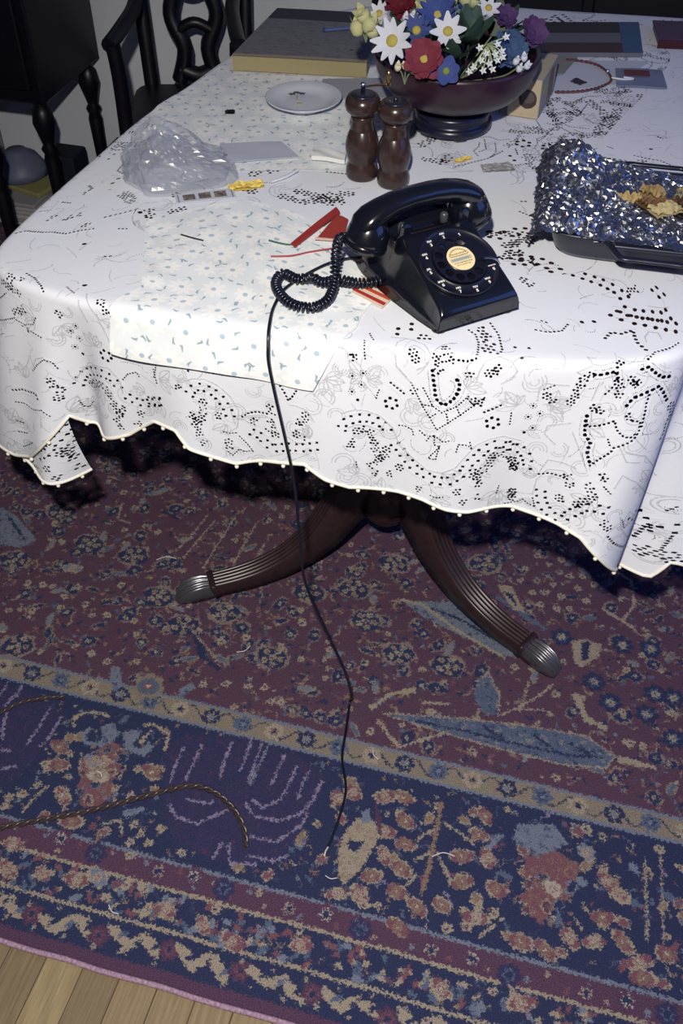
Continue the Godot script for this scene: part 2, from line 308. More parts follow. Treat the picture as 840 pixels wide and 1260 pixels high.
const RUG_FIGURES := [
	["p", "V", -0.095, 0.37, -0.068, 0.4, 0.041, 0.421, 0.129, 0.411, 0.182, 0.384, 0.183, 0.331, 0.172, 0.274, 0.152, 0.224, 0.109, 0.205, 0.057, 0.194, -0.013, 0.208, -0.05, 0.243],
	["s", "L4", -0.066, 0.37, -0.066, 0.336, -0.062, 0.304],
	["s", "L4", -0.037, 0.386, -0.038, 0.343, -0.04, 0.314],
	["s", "L4", 0.011, 0.404, 0.011, 0.365, 0.014, 0.333],
	["s", "L4", 0.041, 0.421, 0.043, 0.383, 0.043, 0.351],
	["s", "L4", 0.061, 0.416, 0.063, 0.338],
	["s", "G4", 0.073, 0.415, 0.067, 0.335],
	["s", "L4", 0.105, 0.404, 0.103, 0.374, 0.102, 0.345],
	["s", "L4", 0.132, 0.39, 0.129, 0.352, 0.124, 0.323, 0.101, 0.301, 0.08, 0.311],
	["s", "L4", 0.155, 0.388, 0.15, 0.354, 0.151, 0.33],
	["s", "L4", 0.181, 0.375, 0.175, 0.333, 0.162, 0.306, 0.132, 0.286, 0.093, 0.283, 0.072, 0.301],
	["s", "L4", 0.174, 0.313, 0.171, 0.289, 0.14, 0.25, 0.098, 0.248],
	["s", "L4", 0.166, 0.235, 0.147, 0.219, 0.105, 0.217],
	["s", "L4", -0.025, 0.282, 0.012, 0.284, 0.02, 0.29],
	["s", "L4", -0.049, 0.267, -0.03, 0.249, 0.008, 0.246, 0.046, 0.281],
	["s", "L4", 0.054, 0.197, 0.058, 0.228],
	["s", "L4", 0.069, 0.227, 0.082, 0.197, 0.123, 0.207],
	["s", "N6", 0.009, 0.319, 0.036, 0.339, 0.051, 0.36],
	["p", "V", -0.436, 0.41, -0.349, 0.398, -0.295, 0.377, -0.293, 0.335, -0.303, 0.274, -0.318, 0.238, -0.33, 0.22],
	["s", "L4", -0.422, 0.414, -0.421, 0.382],
	["s", "L4", -0.394, 0.415, -0.393, 0.39],
	["s", "L4", -0.323, 0.387, -0.324, 0.335, -0.327, 0.305],
	["s", "L4", -0.295, 0.373, -0.297, 0.321, -0.303, 0.307],
	["s", "L4", -0.367, 0.285, -0.345, 0.287],
	["s", "L4", -0.395, 0.394, -0.403, 0.365],
	["s", "L4", -0.347, 0.25, -0.325, 0.264],
	["s", "L4", -0.392, 0.355, -0.384, 0.327, -0.373, 0.304],
	["s", "G12", -0.237, 0.363, -0.242, 0.349, -0.231, 0.335, -0.203, 0.339, -0.198, 0.361],
	["p", "G", -0.218, 0.373, -0.205, 0.385, -0.183, 0.37, -0.186, 0.352, -0.203, 0.339],
	["s", "T5", -0.266, 0.359, -0.272, 0.379, -0.255, 0.393, -0.235, 0.398, -0.214, 0.395],
	["p", "G", -0.179, 0.371, -0.155, 0.386, -0.145, 0.372, -0.154, 0.357, -0.141, 0.344, -0.164, 0.346],
	["s", "G12", -0.161, 0.347, -0.129, 0.343, -0.122, 0.361],
	["s", "T6", -0.152, 0.395, -0.131, 0.401, -0.1, 0.389, -0.094, 0.357],
	["s", "T5", -0.141, 0.36, -0.133, 0.388],
	["p", "R", -0.206, 0.33, -0.186, 0.352, -0.157, 0.339, -0.151, 0.301, -0.158, 0.275, -0.142, 0.256, -0.158, 0.229, -0.186, 0.225, -0.207, 0.254, -0.21, 0.276, -0.226, 0.3],
	["o", "R", -0.184, 0.307],
	["o", "C", -0.183, 0.282],
	["o", "G", -0.206, 0.305],
	["s", "T4", -0.229, 0.315, -0.217, 0.282],
	["s", "T4", -0.146, 0.314, -0.148, 0.286],
	["d", "T", -0.28, 0.281],
	["d", "T", -0.271, 0.273],
	["o", "T", -0.255, 0.284],
	["o", "T", -0.271, 0.316],
	["d", "T", -0.248, 0.31],
	["d", "T", -0.232, 0.268],
	["d", "T", -0.289, 0.219],
	["d", "T", -0.306, 0.207],
	["d", "T", -0.307, 0.192],
	["o", "R", -0.223, 0.234],
	["d", "T", -0.123, 0.312],
	["o", "T", -0.099, 0.313],
	["d", "T", -0.089, 0.219],
	["d", "T", -0.073, 0.205],
	["d", "T", -0.055, 0.196],
	["d", "T", -0.116, 0.263],
	["d", "T", -0.145, 0.271],
	["d", "T", -0.083, 0.188],
	["o", "T", -0.188, 0.197],
	["d", "R", -0.151, 0.198],
	["s", "T4", -0.254, 0.245, -0.268, 0.214, -0.273, 0.19],
	["s", "T4", -0.14, 0.205, -0.114, 0.219, -0.101, 0.197],
	["p", "G", -0.117, 0.233, -0.089, 0.252, -0.08, 0.247, -0.106, 0.225],
	["s", "O7", 0.38, 0.388, 0.382, 0.353, 0.382, 0.304, 0.384, 0.279, 0.381, 0.229],
	["s", "T4", 0.381, 0.341, 0.364, 0.325, 0.356, 0.312],
	["s", "T4", 0.38, 0.298, 0.357, 0.277],
	["s", "T4", 0.389, 0.355, 0.423, 0.342, 0.446, 0.329],
	["s", "T4", 0.389, 0.302, 0.408, 0.279, 0.421, 0.261],
	["s", "T4", 0.368, 0.257, 0.356, 0.236],
	["o", "T", 0.319, 0.381],
	["o", "T", 0.33, 0.341],
	["o", "T", 0.339, 0.302],
	["o", "T", 0.342, 0.26],
	["o", "T", 0.343, 0.222],
	["o", "T", 0.379, 0.208],
	["o", "T", 0.414, 0.221],
	["o", "T", 0.437, 0.265],
	["o", "T", 0.429, 0.306],
	["o", "T", 0.449, 0.349],
	["o", "T", 0.453, 0.384],
	["o", "R", 0.469, 0.314],
	["o", "R", 0.493, 0.267],
	["o", "R", 0.311, 0.275],
	["o", "T", 0.3, 0.236],
	["o", "R", 0.29, 0.204],
	["o", "R", 0.257, 0.195],
	["o", "R", 0.289, 0.374],
	["o", "R", 0.303, 0.314],
	["d", "T", 0.456, 0.199],
	["d", "T", 0.449, 0.22],
	["d", "T", 0.469, 0.233],
	["d", "T", 0.429, 0.188],
	["d", "T", 0.493, 0.229],
	["d", "T", 0.32, 0.192],
	["d", "T", 0.301, 0.19],
	["s", "T4", 0.498, 0.214, 0.477, 0.189],
	["o", "T", 0.358, 0.169],
	["p", "T", 0.254, 0.325, 0.282, 0.329, 0.296, 0.303, 0.283, 0.244, 0.261, 0.21, 0.248, 0.227, 0.24, 0.261, 0.241, 0.295],
	["p", "N", 0.252, 0.283, 0.275, 0.289, 0.269, 0.269, 0.255, 0.269],
	["p", "G", 0.257, 0.338, 0.272, 0.346, 0.276, 0.324, 0.264, 0.317],
	["s", "P6", 0.275, 0.363, 0.296, 0.31],
	["o", "R", 0.236, 0.368],
	["o", "R", 0.215, 0.35],
	["p", "R", 0.525, 0.332, 0.566, 0.357, 0.606, 0.341, 0.605, 0.293, 0.578, 0.259, 0.564, 0.23, 0.537, 0.248],
	["p", "G", 0.504, 0.383, 0.561, 0.399, 0.59, 0.371, 0.543, 0.337, 0.502, 0.354],
	["o", "R", 0.468, 0.216],
	["o", "T", 0.49, 0.268],
	["o", "R", 0.652, 0.326],
	["o", "R", 0.671, 0.311],
	["o", "R", 0.642, 0.227],
	["o", "R", 0.607, 0.223],
	["o", "T", 0.683, 0.238],
	["o", "R", 0.708, 0.215],
	["o", "T", 0.538, 0.198],
	["o", "T", 0.574, 0.196],
	["o", "T", 0.651, 0.267],
	["o", "T", 0.715, 0.193],
	["o", "T", 0.747, 0.238],
	["o", "C", 0.574, 0.291],
	["o", "G", 0.617, 0.364],
	["d", "T", 0.639, 0.399],
	["d", "T", 0.613, 0.406],
	["d", "T", 0.728, 0.402],
	["s", "T3", 0.707, 0.382, 0.718, 0.248],
	["s", "T3", 0.731, 0.389, 0.741, 0.254],
	["a", "C", -0.192, 0.165],
	["a", "C", 0.035, 0.162],
	["a", "C", 0.249, 0.159],
	["a", "B", -0.128, 0.158],
	["a", "B", 0.087, 0.156],
	["a", "T", -0.021, 0.156],
	["a", "T", 0.193, 0.153],
	["d", "T", 0.14, 0.164],
	["d", "T", -0.074, 0.169],
	["a", "C", 0.473, 0.155],
	["a", "C", 0.695, 0.156],
	["a", "B", 0.305, 0.152],
	["a", "B", 0.528, 0.147],
	["a", "B", 0.751, 0.153],
	["a", "T", 0.413, 0.151],
	["a", "T", 0.638, 0.151],
	["o", "R", -0.193, 0.105],
	["o", "R", 0.013, 0.1],
	["o", "R", 0.227, 0.105],
	["o", "R", -0.137, 0.111],
	["o", "R", 0.077, 0.095],
	["o", "R", 0.127, 0.084],
	["o", "G", -0.108, 0.122],
	["d", "T", -0.06, 0.122],
	["d", "T", -0.03, 0.123],
	["d", "T", 0.086, 0.123],
	["d", "G", 0.161, 0.112],
	["o", "R", -0.248, 0.097],
	["o", "R", -0.261, 0.135],
	["o", "R", 0.438, 0.102],
	["o", "R", 0.55, 0.113],
	["d", "T", 0.509, 0.118],
	["p", "B", 0.246, 0.53, 0.372, 0.553, 0.498, 0.571, 0.596, 0.576, 0.646, 0.554, 0.634, 0.526, 0.561, 0.514, 0.45, 0.516, 0.349, 0.522],
	["s", "N4", 0.304, 0.53, 0.39, 0.533, 0.476, 0.531, 0.572, 0.533, 0.626, 0.544],
	["s", "N5", 0.423, 0.55, 0.461, 0.536],
	["s", "N5", 0.507, 0.557, 0.544, 0.538],
	["s", "N5", 0.57, 0.557, 0.606, 0.543],
	["s", "T3", 0.246, 0.53, 0.372, 0.555, 0.498, 0.573, 0.595, 0.578, 0.647, 0.553, 0.635, 0.525, 0.561, 0.512, 0.45, 0.514, 0.35, 0.52, 0.246, 0.53],
	["s", "T10", 0.653, 0.548, 0.714, 0.548],
	["p", "G", 0.222, 0.79, 0.322, 0.814, 0.389, 0.795, 0.444, 0.739, 0.463, 0.715, 0.433, 0.711, 0.353, 0.734, 0.269, 0.761],
	["s", "T6", 0.214, 0.792, 0.262, 0.791, 0.334, 0.749, 0.434, 0.707],
	["s", "N6", 0.279, 0.787, 0.346, 0.772, 0.413, 0.741],
	["p", "B", 0.393, 0.64, 0.411, 0.663, 0.436, 0.624, 0.439, 0.581, 0.419, 0.575, 0.395, 0.604],
	["s", "T3", 0.393, 0.64, 0.411, 0.665, 0.438, 0.625, 0.443, 0.578],
	["s", "T4", 0.443, 0.578, 0.478, 0.609, 0.51, 0.645, 0.528, 0.672],
	["s", "T3", 0.478, 0.609, 0.485, 0.665],
	["s", "T3", 0.472, 0.603, 0.521, 0.612],
	["s", "T10", 0.569, 0.661, 0.592, 0.614, 0.628, 0.603],
	["s", "T8", 0.223, 0.534, 0.25, 0.573, 0.29, 0.593],
	["s", "T6", 0.242, 0.513, 0.289, 0.471, 0.357, 0.519],
	["s", "T5", 0.31, 0.571, 0.359, 0.581],
	["n", "N", 0.185, 0.879],
	["n", "N", 0.166, 0.723],
	["n", "N", 0.244, 0.664],
	["n", "N", 0.336, 0.661],
	["n", "N", 0.123, 0.795],
	["n", "N", 0.358, 0.927],
	["q", "N", 0.694, 0.652],
	["q", "N", 0.741, 0.613],
	["q", "N", 0.63, 0.66],
	["q", "N", 0.598, 0.697],
	["q", "N", 0.706, 0.699],
	["q", "N", 0.642, 0.794],
	["q", "N", 0.693, 0.799],
	["q", "N", 0.738, 0.699],
	["q", "N", 0.53, 0.783],
	["q", "N", 0.178, 0.983],
	["d", "T", 0.653, 0.74],
	["d", "T", 0.653, 0.644],
	["d", "T", 0.691, 0.583],
	["d", "T", 0.671, 0.585],
	["d", "T", 0.439, 0.938],
	["d", "T", 0.458, 0.978],
	["d", "T", 0.484, 0.962],
	["d", "T", 0.507, 0.98],
	["d", "T", 0.466, 0.912],
	["d", "T", 0.499, 0.91],
	["d", "T", 0.527, 0.94],
	["d", "T", 0.486, 0.885],
	["d", "T", 0.518, 0.883],
	["d", "T", 0.546, 0.912],
	["d", "T", 0.537, 0.856],
	["d", "T", 0.565, 0.885],
	["d", "T", 0.463, 0.879],
	["d", "T", 0.435, 0.904],
	["d", "T", 0.514, 0.85],
	["d", "T", 0.482, 0.852],
	["d", "T", 0.576, 0.932],
	["d", "T", 0.551, 0.947],
	["s", "T5", 0.603, 0.984, 0.645, 0.962, 0.657, 0.9, 0.637, 0.853],
	["s", "T5", 0.597, 0.873, 0.637, 0.853, 0.661, 0.839],
	["p", "T", 0.549, 0.778, 0.574, 0.79, 0.605, 0.784, 0.6, 0.754, 0.574, 0.722, 0.558, 0.732],
	["p", "N", 0.568, 0.779, 0.582, 0.788, 0.583, 0.744, 0.572, 0.736],
	["s", "B8", 0.396, 0.849, 0.447, 0.821, 0.498, 0.794],
	["p", "T", 0.391, 0.88, 0.422, 0.884, 0.455, 0.823, 0.431, 0.827],
	["p", "N", 0.405, 0.868, 0.425, 0.863, 0.438, 0.834],
	["d", "T", -0.501, 0.638],
	["d", "T", -0.471, 0.641],
	["d", "T", -0.45, 0.642],
	["d", "T", -0.415, 0.624],
	["d", "T", -0.41, 0.599],
	["d", "T", -0.459, 0.575],
	["d", "T", -0.484, 0.573],
	["d", "T", -0.504, 0.563],
	["d", "T", -0.342, 0.521],
	["d", "T", -0.305, 0.512],
	["d", "T", -0.268, 0.503],
	["d", "T", -0.398, 0.491],
	["d", "T", -0.26, 0.604],
	["d", "T", -0.041, 0.515],
	["d", "T", -0.001, 0.521],
	["d", "T", -0.08, 0.504],
	["d", "T", -0.011, 0.473],
	["d", "T", 0.046, 0.59],
	["d", "T", 0.073, 0.603],
	["d", "T", 0.118, 0.639],
	["d", "T", 0.128, 0.575],
	["d", "T", 0.066, 0.504],
	["d", "T", -0.082, 0.603],
	["n", "N", -0.431, 0.766],
	["n", "N", -0.239, 0.673],
	["n", "N", -0.166, 0.62],
	["n", "N", -0.557, 0.685],
	["n", "N", -0.445, 0.493],
	["n", "N", -0.102, 0.669],
	["n", "N", 0.021, 0.593],
	["n", "N", 0.041, 0.762],
	["n", "N", -0.329, 0.76],
	["n", "N", -0.53, 0.837],
	["s", "T3", -0.206, 0.902, -0.222, 0.824, -0.231, 0.781],
	["s", "T3", -0.169, 0.924, -0.178, 0.825, -0.182, 0.766],
	["s", "T3", -0.12, 0.913, -0.126, 0.828, -0.127, 0.759],
	["s", "T3", -0.085, 0.862, -0.091, 0.803, -0.096, 0.745],
	["s", "T3", -0.227, 0.908, -0.238, 0.844, -0.253, 0.792],
	["s", "T3", -0.416, 0.894, -0.404, 0.847, -0.374, 0.843],
	["p", "G", -0.661, 0.813, -0.616, 0.8, -0.541, 0.748, -0.562, 0.718, -0.608, 0.717],
	["s", "N5", -0.632, 0.796, -0.565, 0.741],
	["w", "N", -0.174, 0.473],
	["p", "G", -0.257, 0.497, -0.24, 0.497, -0.22, 0.461, -0.228, 0.444, -0.25, 0.471],
	["s", "N10", -0.137, 0.608, -0.102, 0.559, -0.063, 0.541],
	["s", "T3", -0.148, 0.615, -0.09, 0.572, -0.066, 0.55],
	["p", "G", -0.118, 0.48, -0.103, 0.502, -0.091, 0.492, -0.111, 0.464],
	["s", "N5", -0.323, 0.894, -0.281, 0.881],
	["o", "G", -0.433, 0.696],
]


var rng := RandomNumberGenerator.new()
var taken := {}
var loop_pts := PackedVector2Array()
var loop_len := PackedFloat32Array()
var perimeter := 0.0
var M := {}

# ---------------------------------------------------------------- small helpers
func v3(x: float, h: float, d: float) -> Vector3:
	return Vector3(x, h, -d)

func numbered(called: String) -> String:
	var n: int = taken.get(called, 0)
	taken[called] = n + 1
	return called if n == 0 else "%s_%03d" % [called, n]

func thing(called: String, label: String, category: String, at := Vector3.ZERO, turn := 0.0, group := "") -> Node3D:
	var o := Node3D.new()
	o.name = numbered(called)
	add_child(o)
	o.position = at
	o.rotation_degrees.y = turn
	tag(o, label, category, group)
	return o

func tag(o: Node, label: String, category: String, group := "") -> void:
	o.set_meta("label", label)
	o.set_meta("category", category)
	if group != "":
		o.set_meta("group", group)

func part(called: String, mesh: Mesh, mat: Material, parent: Node, at := Vector3.ZERO, turn := Vector3.ZERO) -> MeshInstance3D:
	var o := MeshInstance3D.new()
	o.name = called
	o.mesh = mesh
	if mat:
		o.material_override = mat
	o.position = at
	o.rotation_degrees = turn
	parent.add_child(o, true)
	return o

func solo(called: String, mesh: Mesh, mat: Material, label: String, category: String, at := Vector3.ZERO, turn := 0.0, group := "") -> MeshInstance3D:
	var o := MeshInstance3D.new()
	o.name = numbered(called)
	o.mesh = mesh
	o.material_override = mat
	o.position = at
	o.rotation_degrees.y = turn
	add_child(o)
	tag(o, label, category, group)
	return o

func mat(c: Color, rough := 0.7, metal := 0.0, spec := 0.5) -> StandardMaterial3D:
	var m := StandardMaterial3D.new()
	m.albedo_color = c
	m.roughness = rough
	m.metallic = metal
	m.metallic_specular = spec
	return m

func c8(r: int, g: int, b: int, a := 255) -> Color:
	return Color8(r, g, b, a)

func mottled(a: Color, b: Color, freq: float, seed_: int, size := 256, kind := FastNoiseLite.TYPE_SIMPLEX_SMOOTH) -> NoiseTexture2D:
	var n := FastNoiseLite.new()
	n.noise_type = kind
	n.frequency = freq
	n.seed = seed_
	n.fractal_octaves = 4
	var t := NoiseTexture2D.new()
	t.noise = n
	t.width = size
	t.height = size
	t.seamless = true
	var g := Gradient.new()
	g.set_color(0, a)
	g.set_color(1, b)
	t.color_ramp = g
	return t

func grain_mat(a: Color, b: Color, freq: float, scale: Vector3, rough := 0.6, seed_ := 1, spec := 0.5) -> StandardMaterial3D:
	var m := mat(Color.WHITE, rough, 0.0, spec)
	m.albedo_texture = mottled(a, b, freq, seed_)
	m.uv1_triplanar = true
	m.uv1_scale = scale
	return m

# ---------------------------------------------------------------- mesh helpers
func grid(rows: Array, uvs = null, closed := false, flat := false, st: SurfaceTool = null) -> SurfaceTool:
	if st == null:
		st = SurfaceTool.new()
		st.begin(Mesh.PRIMITIVE_TRIANGLES)
	st.set_smooth_group(-1 if flat else 0)
	var nr := rows.size()
	for i in nr - 1:
		var a: PackedVector3Array = rows[i]
		var b: PackedVector3Array = rows[i + 1]
		var n := a.size()
		for j in (n if closed else n - 1):
			var k := (j + 1) % n
			var order := [[i, j, a[j]], [i, k, a[k]], [i + 1, k, b[k]], [i, j, a[j]], [i + 1, k, b[k]], [i + 1, j, b[j]]]
			for o in order:
				st.set_uv(uvs[o[0]][o[1]] if uvs != null else Vector2.ZERO)
				st.add_vertex(o[2])
	return st

func done(st: SurfaceTool, smooth := true) -> ArrayMesh:
	st.generate_normals()
	st.index()
	return st.commit()

func cap(st: SurfaceTool, ring: PackedVector3Array, flip := false, group := -1) -> void:
	st.set_smooth_group(group)
	var c := Vector3.ZERO
	for p in ring:
		c += p
	c /= ring.size()
	for i in ring.size():
		var a := ring[i]
		var b := ring[(i + 1) % ring.size()]
		st.set_uv(Vector2.ZERO)
		if flip:
			st.add_vertex(c); st.add_vertex(b); st.add_vertex(a)
		else:
			st.add_vertex(c); st.add_vertex(a); st.add_vertex(b)

func lathe_st(profile: Array, segs := 32, st: SurfaceTool = null, at := Vector3.ZERO, basis := Basis.IDENTITY) -> SurfaceTool:
	var rows := []
	var uvs := []
	for k in profile.size():
		var r := PackedVector3Array()
		var u := PackedVector2Array()
		for j in segs + 1:
			var t := TAU * (j % segs) / segs
			r.append(at + basis * Vector3(profile[k][0] * cos(t), profile[k][1], profile[k][0] * sin(t)))
			u.append(Vector2(float(j) / segs, float(k) / (profile.size() - 1)))
		rows.append(r)
		uvs.append(u)
	return grid(rows, uvs, false, false, st)

func lathe(profile: Array, segs := 32) -> ArrayMesh:
	return done(lathe_st(profile, segs))

func curve_pts(pts: Array, sub := 8) -> PackedVector3Array:
	var out := PackedVector3Array()
	var n := pts.size()
	for i in n - 1:
		var a: Vector3 = pts[maxi(i - 1, 0)]
		var b: Vector3 = pts[i]
		var c: Vector3 = pts[i + 1]
		var d: Vector3 = pts[mini(i + 2, n - 1)]
		for k in sub:
			out.append(b.cubic_interpolate(c, a, d, float(k) / sub))
	out.append(pts[n - 1])
	return out

func tube_st(path: PackedVector3Array, radius, sides := 8, st: SurfaceTool = null, squash := 1.0) -> SurfaceTool:
	var rows := []
	var n := path.size()
	var side := Vector3.ZERO
	for i in n:
		var t := (path[mini(i + 1, n - 1)] - path[maxi(i - 1, 0)]).normalized()
		if side == Vector3.ZERO:
			side = t.cross(Vector3.UP if absf(t.y) < .9 else Vector3.RIGHT).normalized()
		side = (side - t * side.dot(t)).normalized()
		var up := side.cross(t)
		var r: float = radius if radius is float else radius[mini(i, radius.size() - 1)]
		var ring := PackedVector3Array()
		for j in sides:
			var a := TAU * j / sides
			ring.append(path[i] + side * cos(a) * r + up * sin(a) * r * squash)
		rows.append(ring)
	st = grid(rows, null, true, false, st)
	cap(st, rows[0], true, -1)
	cap(st, rows[n - 1], false, -1)
	return st

func tube(pts: Array, radius, sides := 8, sub := 8) -> ArrayMesh:
	return done(tube_st(curve_pts(pts, sub) if sub > 1 else PackedVector3Array(pts), radius, sides))

func box_st(size: Vector3, bevel := 0.002, st: SurfaceTool = null, at := Vector3.ZERO, basis := Basis.IDENTITY) -> SurfaceTool:
	# a box with chamfered edges: three stacked rounded rectangles and caps
	var hx := size.x / 2
	var hy := size.y / 2
	var hz := size.z / 2
	var b := minf(bevel, minf(hx, minf(hy, hz)) * .9)
	var rows := []
	for l in [[-hy, b], [-hy + b, 0.0], [hy - b, 0.0], [hy, b]]:
		var k: float = l[1]
		var x := hx - k
		var z := hz - k
		var r := PackedVector3Array()
		for p in [Vector2(-x + b, -z), Vector2(x - b, -z), Vector2(x, -z + b), Vector2(x, z - b), Vector2(x - b, z), Vector2(-x + b, z), Vector2(-x, z - b), Vector2(-x, -z + b)]:
			r.append(at + basis * Vector3(p.x, l[0], p.y))
		rows.append(r)
	st = grid(rows, null, true, true, st)
	cap(st, rows[0], true)
	cap(st, rows[3], false)
	return st

func box(size: Vector3, bevel := 0.002) -> ArrayMesh:
	return done(box_st(size, bevel))

func sheet(poly: Array, thick: float, bend := 0.0, nu := 8, nv := 8) -> ArrayMesh:
	# a four-cornered sheet [a, b, c, d] of Vector3 (going round), with thickness and slight waves
	var up := PackedVector3Array()
	var rows := []
	var low := []
	var uvs := []
	for i in nv + 1:
		var r := PackedVector3Array()
		var q := PackedVector3Array()
		var u := PackedVector2Array()
		for j in nu + 1:
			var s := float(j) / nu
			var t := float(i) / nv
			var p: Vector3 = (poly[0] as Vector3).lerp(poly[1], s).lerp((poly[3] as Vector3).lerp(poly[2], s), t)
			p.y += bend * (sin(s * 5.1 + t * 2.3) * sin(t * 4.0 + s) * .5 + .5)
			r.append(p + Vector3(0, thick, 0))
			q.append(p)
			u.append(Vector2(s, t))
		rows.append(r)
		low.append(q)
		uvs.append(u)
	var st := grid(rows, uvs)
	st = grid(low, uvs, false, false, st)
	for e in 4:
		var a := PackedVector3Array()
		var b := PackedVector3Array()
		var n := nu if e % 2 == 0 else nv
		for k in n + 1:
			var i: int = [0, k, nv, k][e]
			var j: int = [k, nu, k, 0][e]
			a.append(rows[i][j])
			b.append(low[i][j])
		st = grid([a, b], [PackedVector2Array(range(n + 1).map(func(k): return Vector2.ZERO)), PackedVector2Array(range(n + 1).map(func(k): return Vector2.ZERO))], false, true, st)
	return done(st)

# ---------------------------------------------------------------- painting helpers (flat pattern of cloth, rug and print)
func fill_poly(im: Image, pts: PackedVector2Array, col: Color) -> void:
	var lo := 1e9
	var hi := -1e9
	for p in pts:
		lo = minf(lo, p.y)
		hi = maxf(hi, p.y)
	var n := pts.size()
	for y in range(maxi(0, int(ceil(lo - .5))), mini(im.get_height() - 1, int(floor(hi - .5))) + 1):
		var yy := y + .5
		var xs := PackedFloat32Array()
		for i in n:
			var a := pts[i]
			var b := pts[(i + 1) % n]
			if (a.y <= yy) != (b.y <= yy):
				xs.append(a.x + (yy - a.y) / (b.y - a.y) * (b.x - a.x))
		xs.sort()
		for k in range(0, xs.size() - 1, 2):
			var x0 := int(round(xs[k]))
			var x1 := int(round(xs[k + 1]))
			if x1 > x0:
				im.fill_rect(Rect2i(x0, y, x1 - x0, 1), col)

func blob(im: Image, c: Vector2, rx: float, ry: float, col: Color, turn := 0.0, rough := 0.0, n := 10) -> void:
	var p := PackedVector2Array()
	for k in n:
		var a := TAU * k / n
		var q := Vector2(cos(a) * rx, sin(a) * ry) * (1.0 + rough * rng.randf_range(-1, 1))
		p.append(c + q.rotated(turn))
	fill_poly(im, p, col)

func stroke(im: Image, pts: PackedVector2Array, w: float, col: Color, rough := 0.0) -> void:
	for i in pts.size() - 1:
		var a := pts[i]
		var b := pts[i + 1]
		var t := (b - a).normalized()
		var n := t.orthogonal() * w / 2
		if rough > 0.0:
			var steps := maxi(1, int(a.distance_to(b) / (w * 1.2)))
			for k in steps:
				var p := a.lerp(b, float(k) / steps)
				var q := a.lerp(b, float(k + 1) / steps)
				var m := n * (1.0 + rough * rng.randf_range(-1, 1))
				fill_poly(im, PackedVector2Array([p + m - t * w * .2, q + m + t * w * .2, q - m + t * w * .2, p - m - t * w * .2]), col)
		else:
			fill_poly(im, PackedVector2Array([a + n, b + n, b - n, a - n]), col)

func walk(pts: PackedVector2Array, step: float) -> Array:
	# evenly spaced [point, direction] along a polyline
	var out := []
	var left := 0.0
	for i in pts.size() - 1:
		var a := pts[i]
		var b := pts[i + 1]
		var l := a.distance_to(b)
		while left <= l:
			out.append([a.lerp(b, left / maxf(l, 1e-6)), (b - a).normalized()])
			left += step
		left -= l
	return out

# ---------------------------------------------------------------- the outline of the table and the hang of its cloth
func make_outline() -> void:
	var m := OUTLINE.size()
	for i in m:
		var a := Vector2(OUTLINE[(i - 1 + m) % m][0], OUTLINE[(i - 1 + m) % m][1])
		var b := Vector2(OUTLINE[i][0], OUTLINE[i][1])
		var c := Vector2(OUTLINE[(i + 1) % m][0], OUTLINE[(i + 1) % m][1])
		var d := Vector2(OUTLINE[(i + 2) % m][0], OUTLINE[(i + 2) % m][1])
		for k in 12:
			var t := k / 12.0
			loop_pts.append(.5 * ((2 * b) + (c - a) * t + (2 * a - 5 * b + 4 * c - d) * t * t + (3 * b - a - 3 * c + d) * t * t * t))
	loop_pts.append(loop_pts[0])
	loop_len.append(0.0)
	for i in loop_pts.size() - 1:
		perimeter += loop_pts[i].distance_to(loop_pts[i + 1])
		loop_len.append(perimeter)

func edge_at(s: float) -> Vector2:
	s = fposmod(s, perimeter)
	var i := clampi(loop_len.bsearch(s) - 1, 0, loop_len.size() - 2)
	return loop_pts[i].lerp(loop_pts[i + 1], (s - loop_len[i]) / maxf(loop_len[i + 1] - loop_len[i], 1e-6))

func edge_out(s: float) -> Vector2:
	var d := (edge_at(s + .02) - edge_at(s - .02)).normalized()
	return Vector2(d.y, -d.x)

func table_of(rows: Array, s: float) -> float:
	for i in rows.size() - 1:
		if s <= rows[i + 1][0]:
			return lerpf(rows[i][1], rows[i + 1][1], clampf((s - rows[i][0]) / (rows[i + 1][0] - rows[i][0]), 0, 1))
	return rows[rows.size() - 1][1]

func cloth_at(s: float, t: float, lift := 0.0) -> Vector3:
	# s along the table edge, t across it: below 0 on the table, above 0 down the side
	var p := edge_at(s)
	var n := edge_out(s)
	var h := TABLE_Y + lift
	if t < 0.0:
		p += (CENTRE - p).normalized() * -t
		return v3(p.x, h, p.y)
	var ang := minf(t / EDGE_R, PI / 2)
	var down := EDGE_R * (1.0 - cos(ang))
	var out := (EDGE_R + lift) * sin(ang)
	var hang := t - EDGE_R * PI / 2
	h -= lift * (1.0 - cos(ang))
	if hang > 0.0:
		down = EDGE_R + hang
		var f := 0.0
		var q := fposmod(s, perimeter) + .12 * hang
		for k in FOLDS:
			f += k[2] * exp(-pow((q - k[0]) / k[1], 2))
		out += hang * (.05 + f)
	return v3(p.x + n.x * out, h - down, p.y + n.y * out)

# ---------------------------------------------------------------- patterns
const LINEN := Color(.865, .877, .915)
const THREAD := Color(.70, .71, .745)
const HOLE := Color(.865, .877, .915, 0.0)

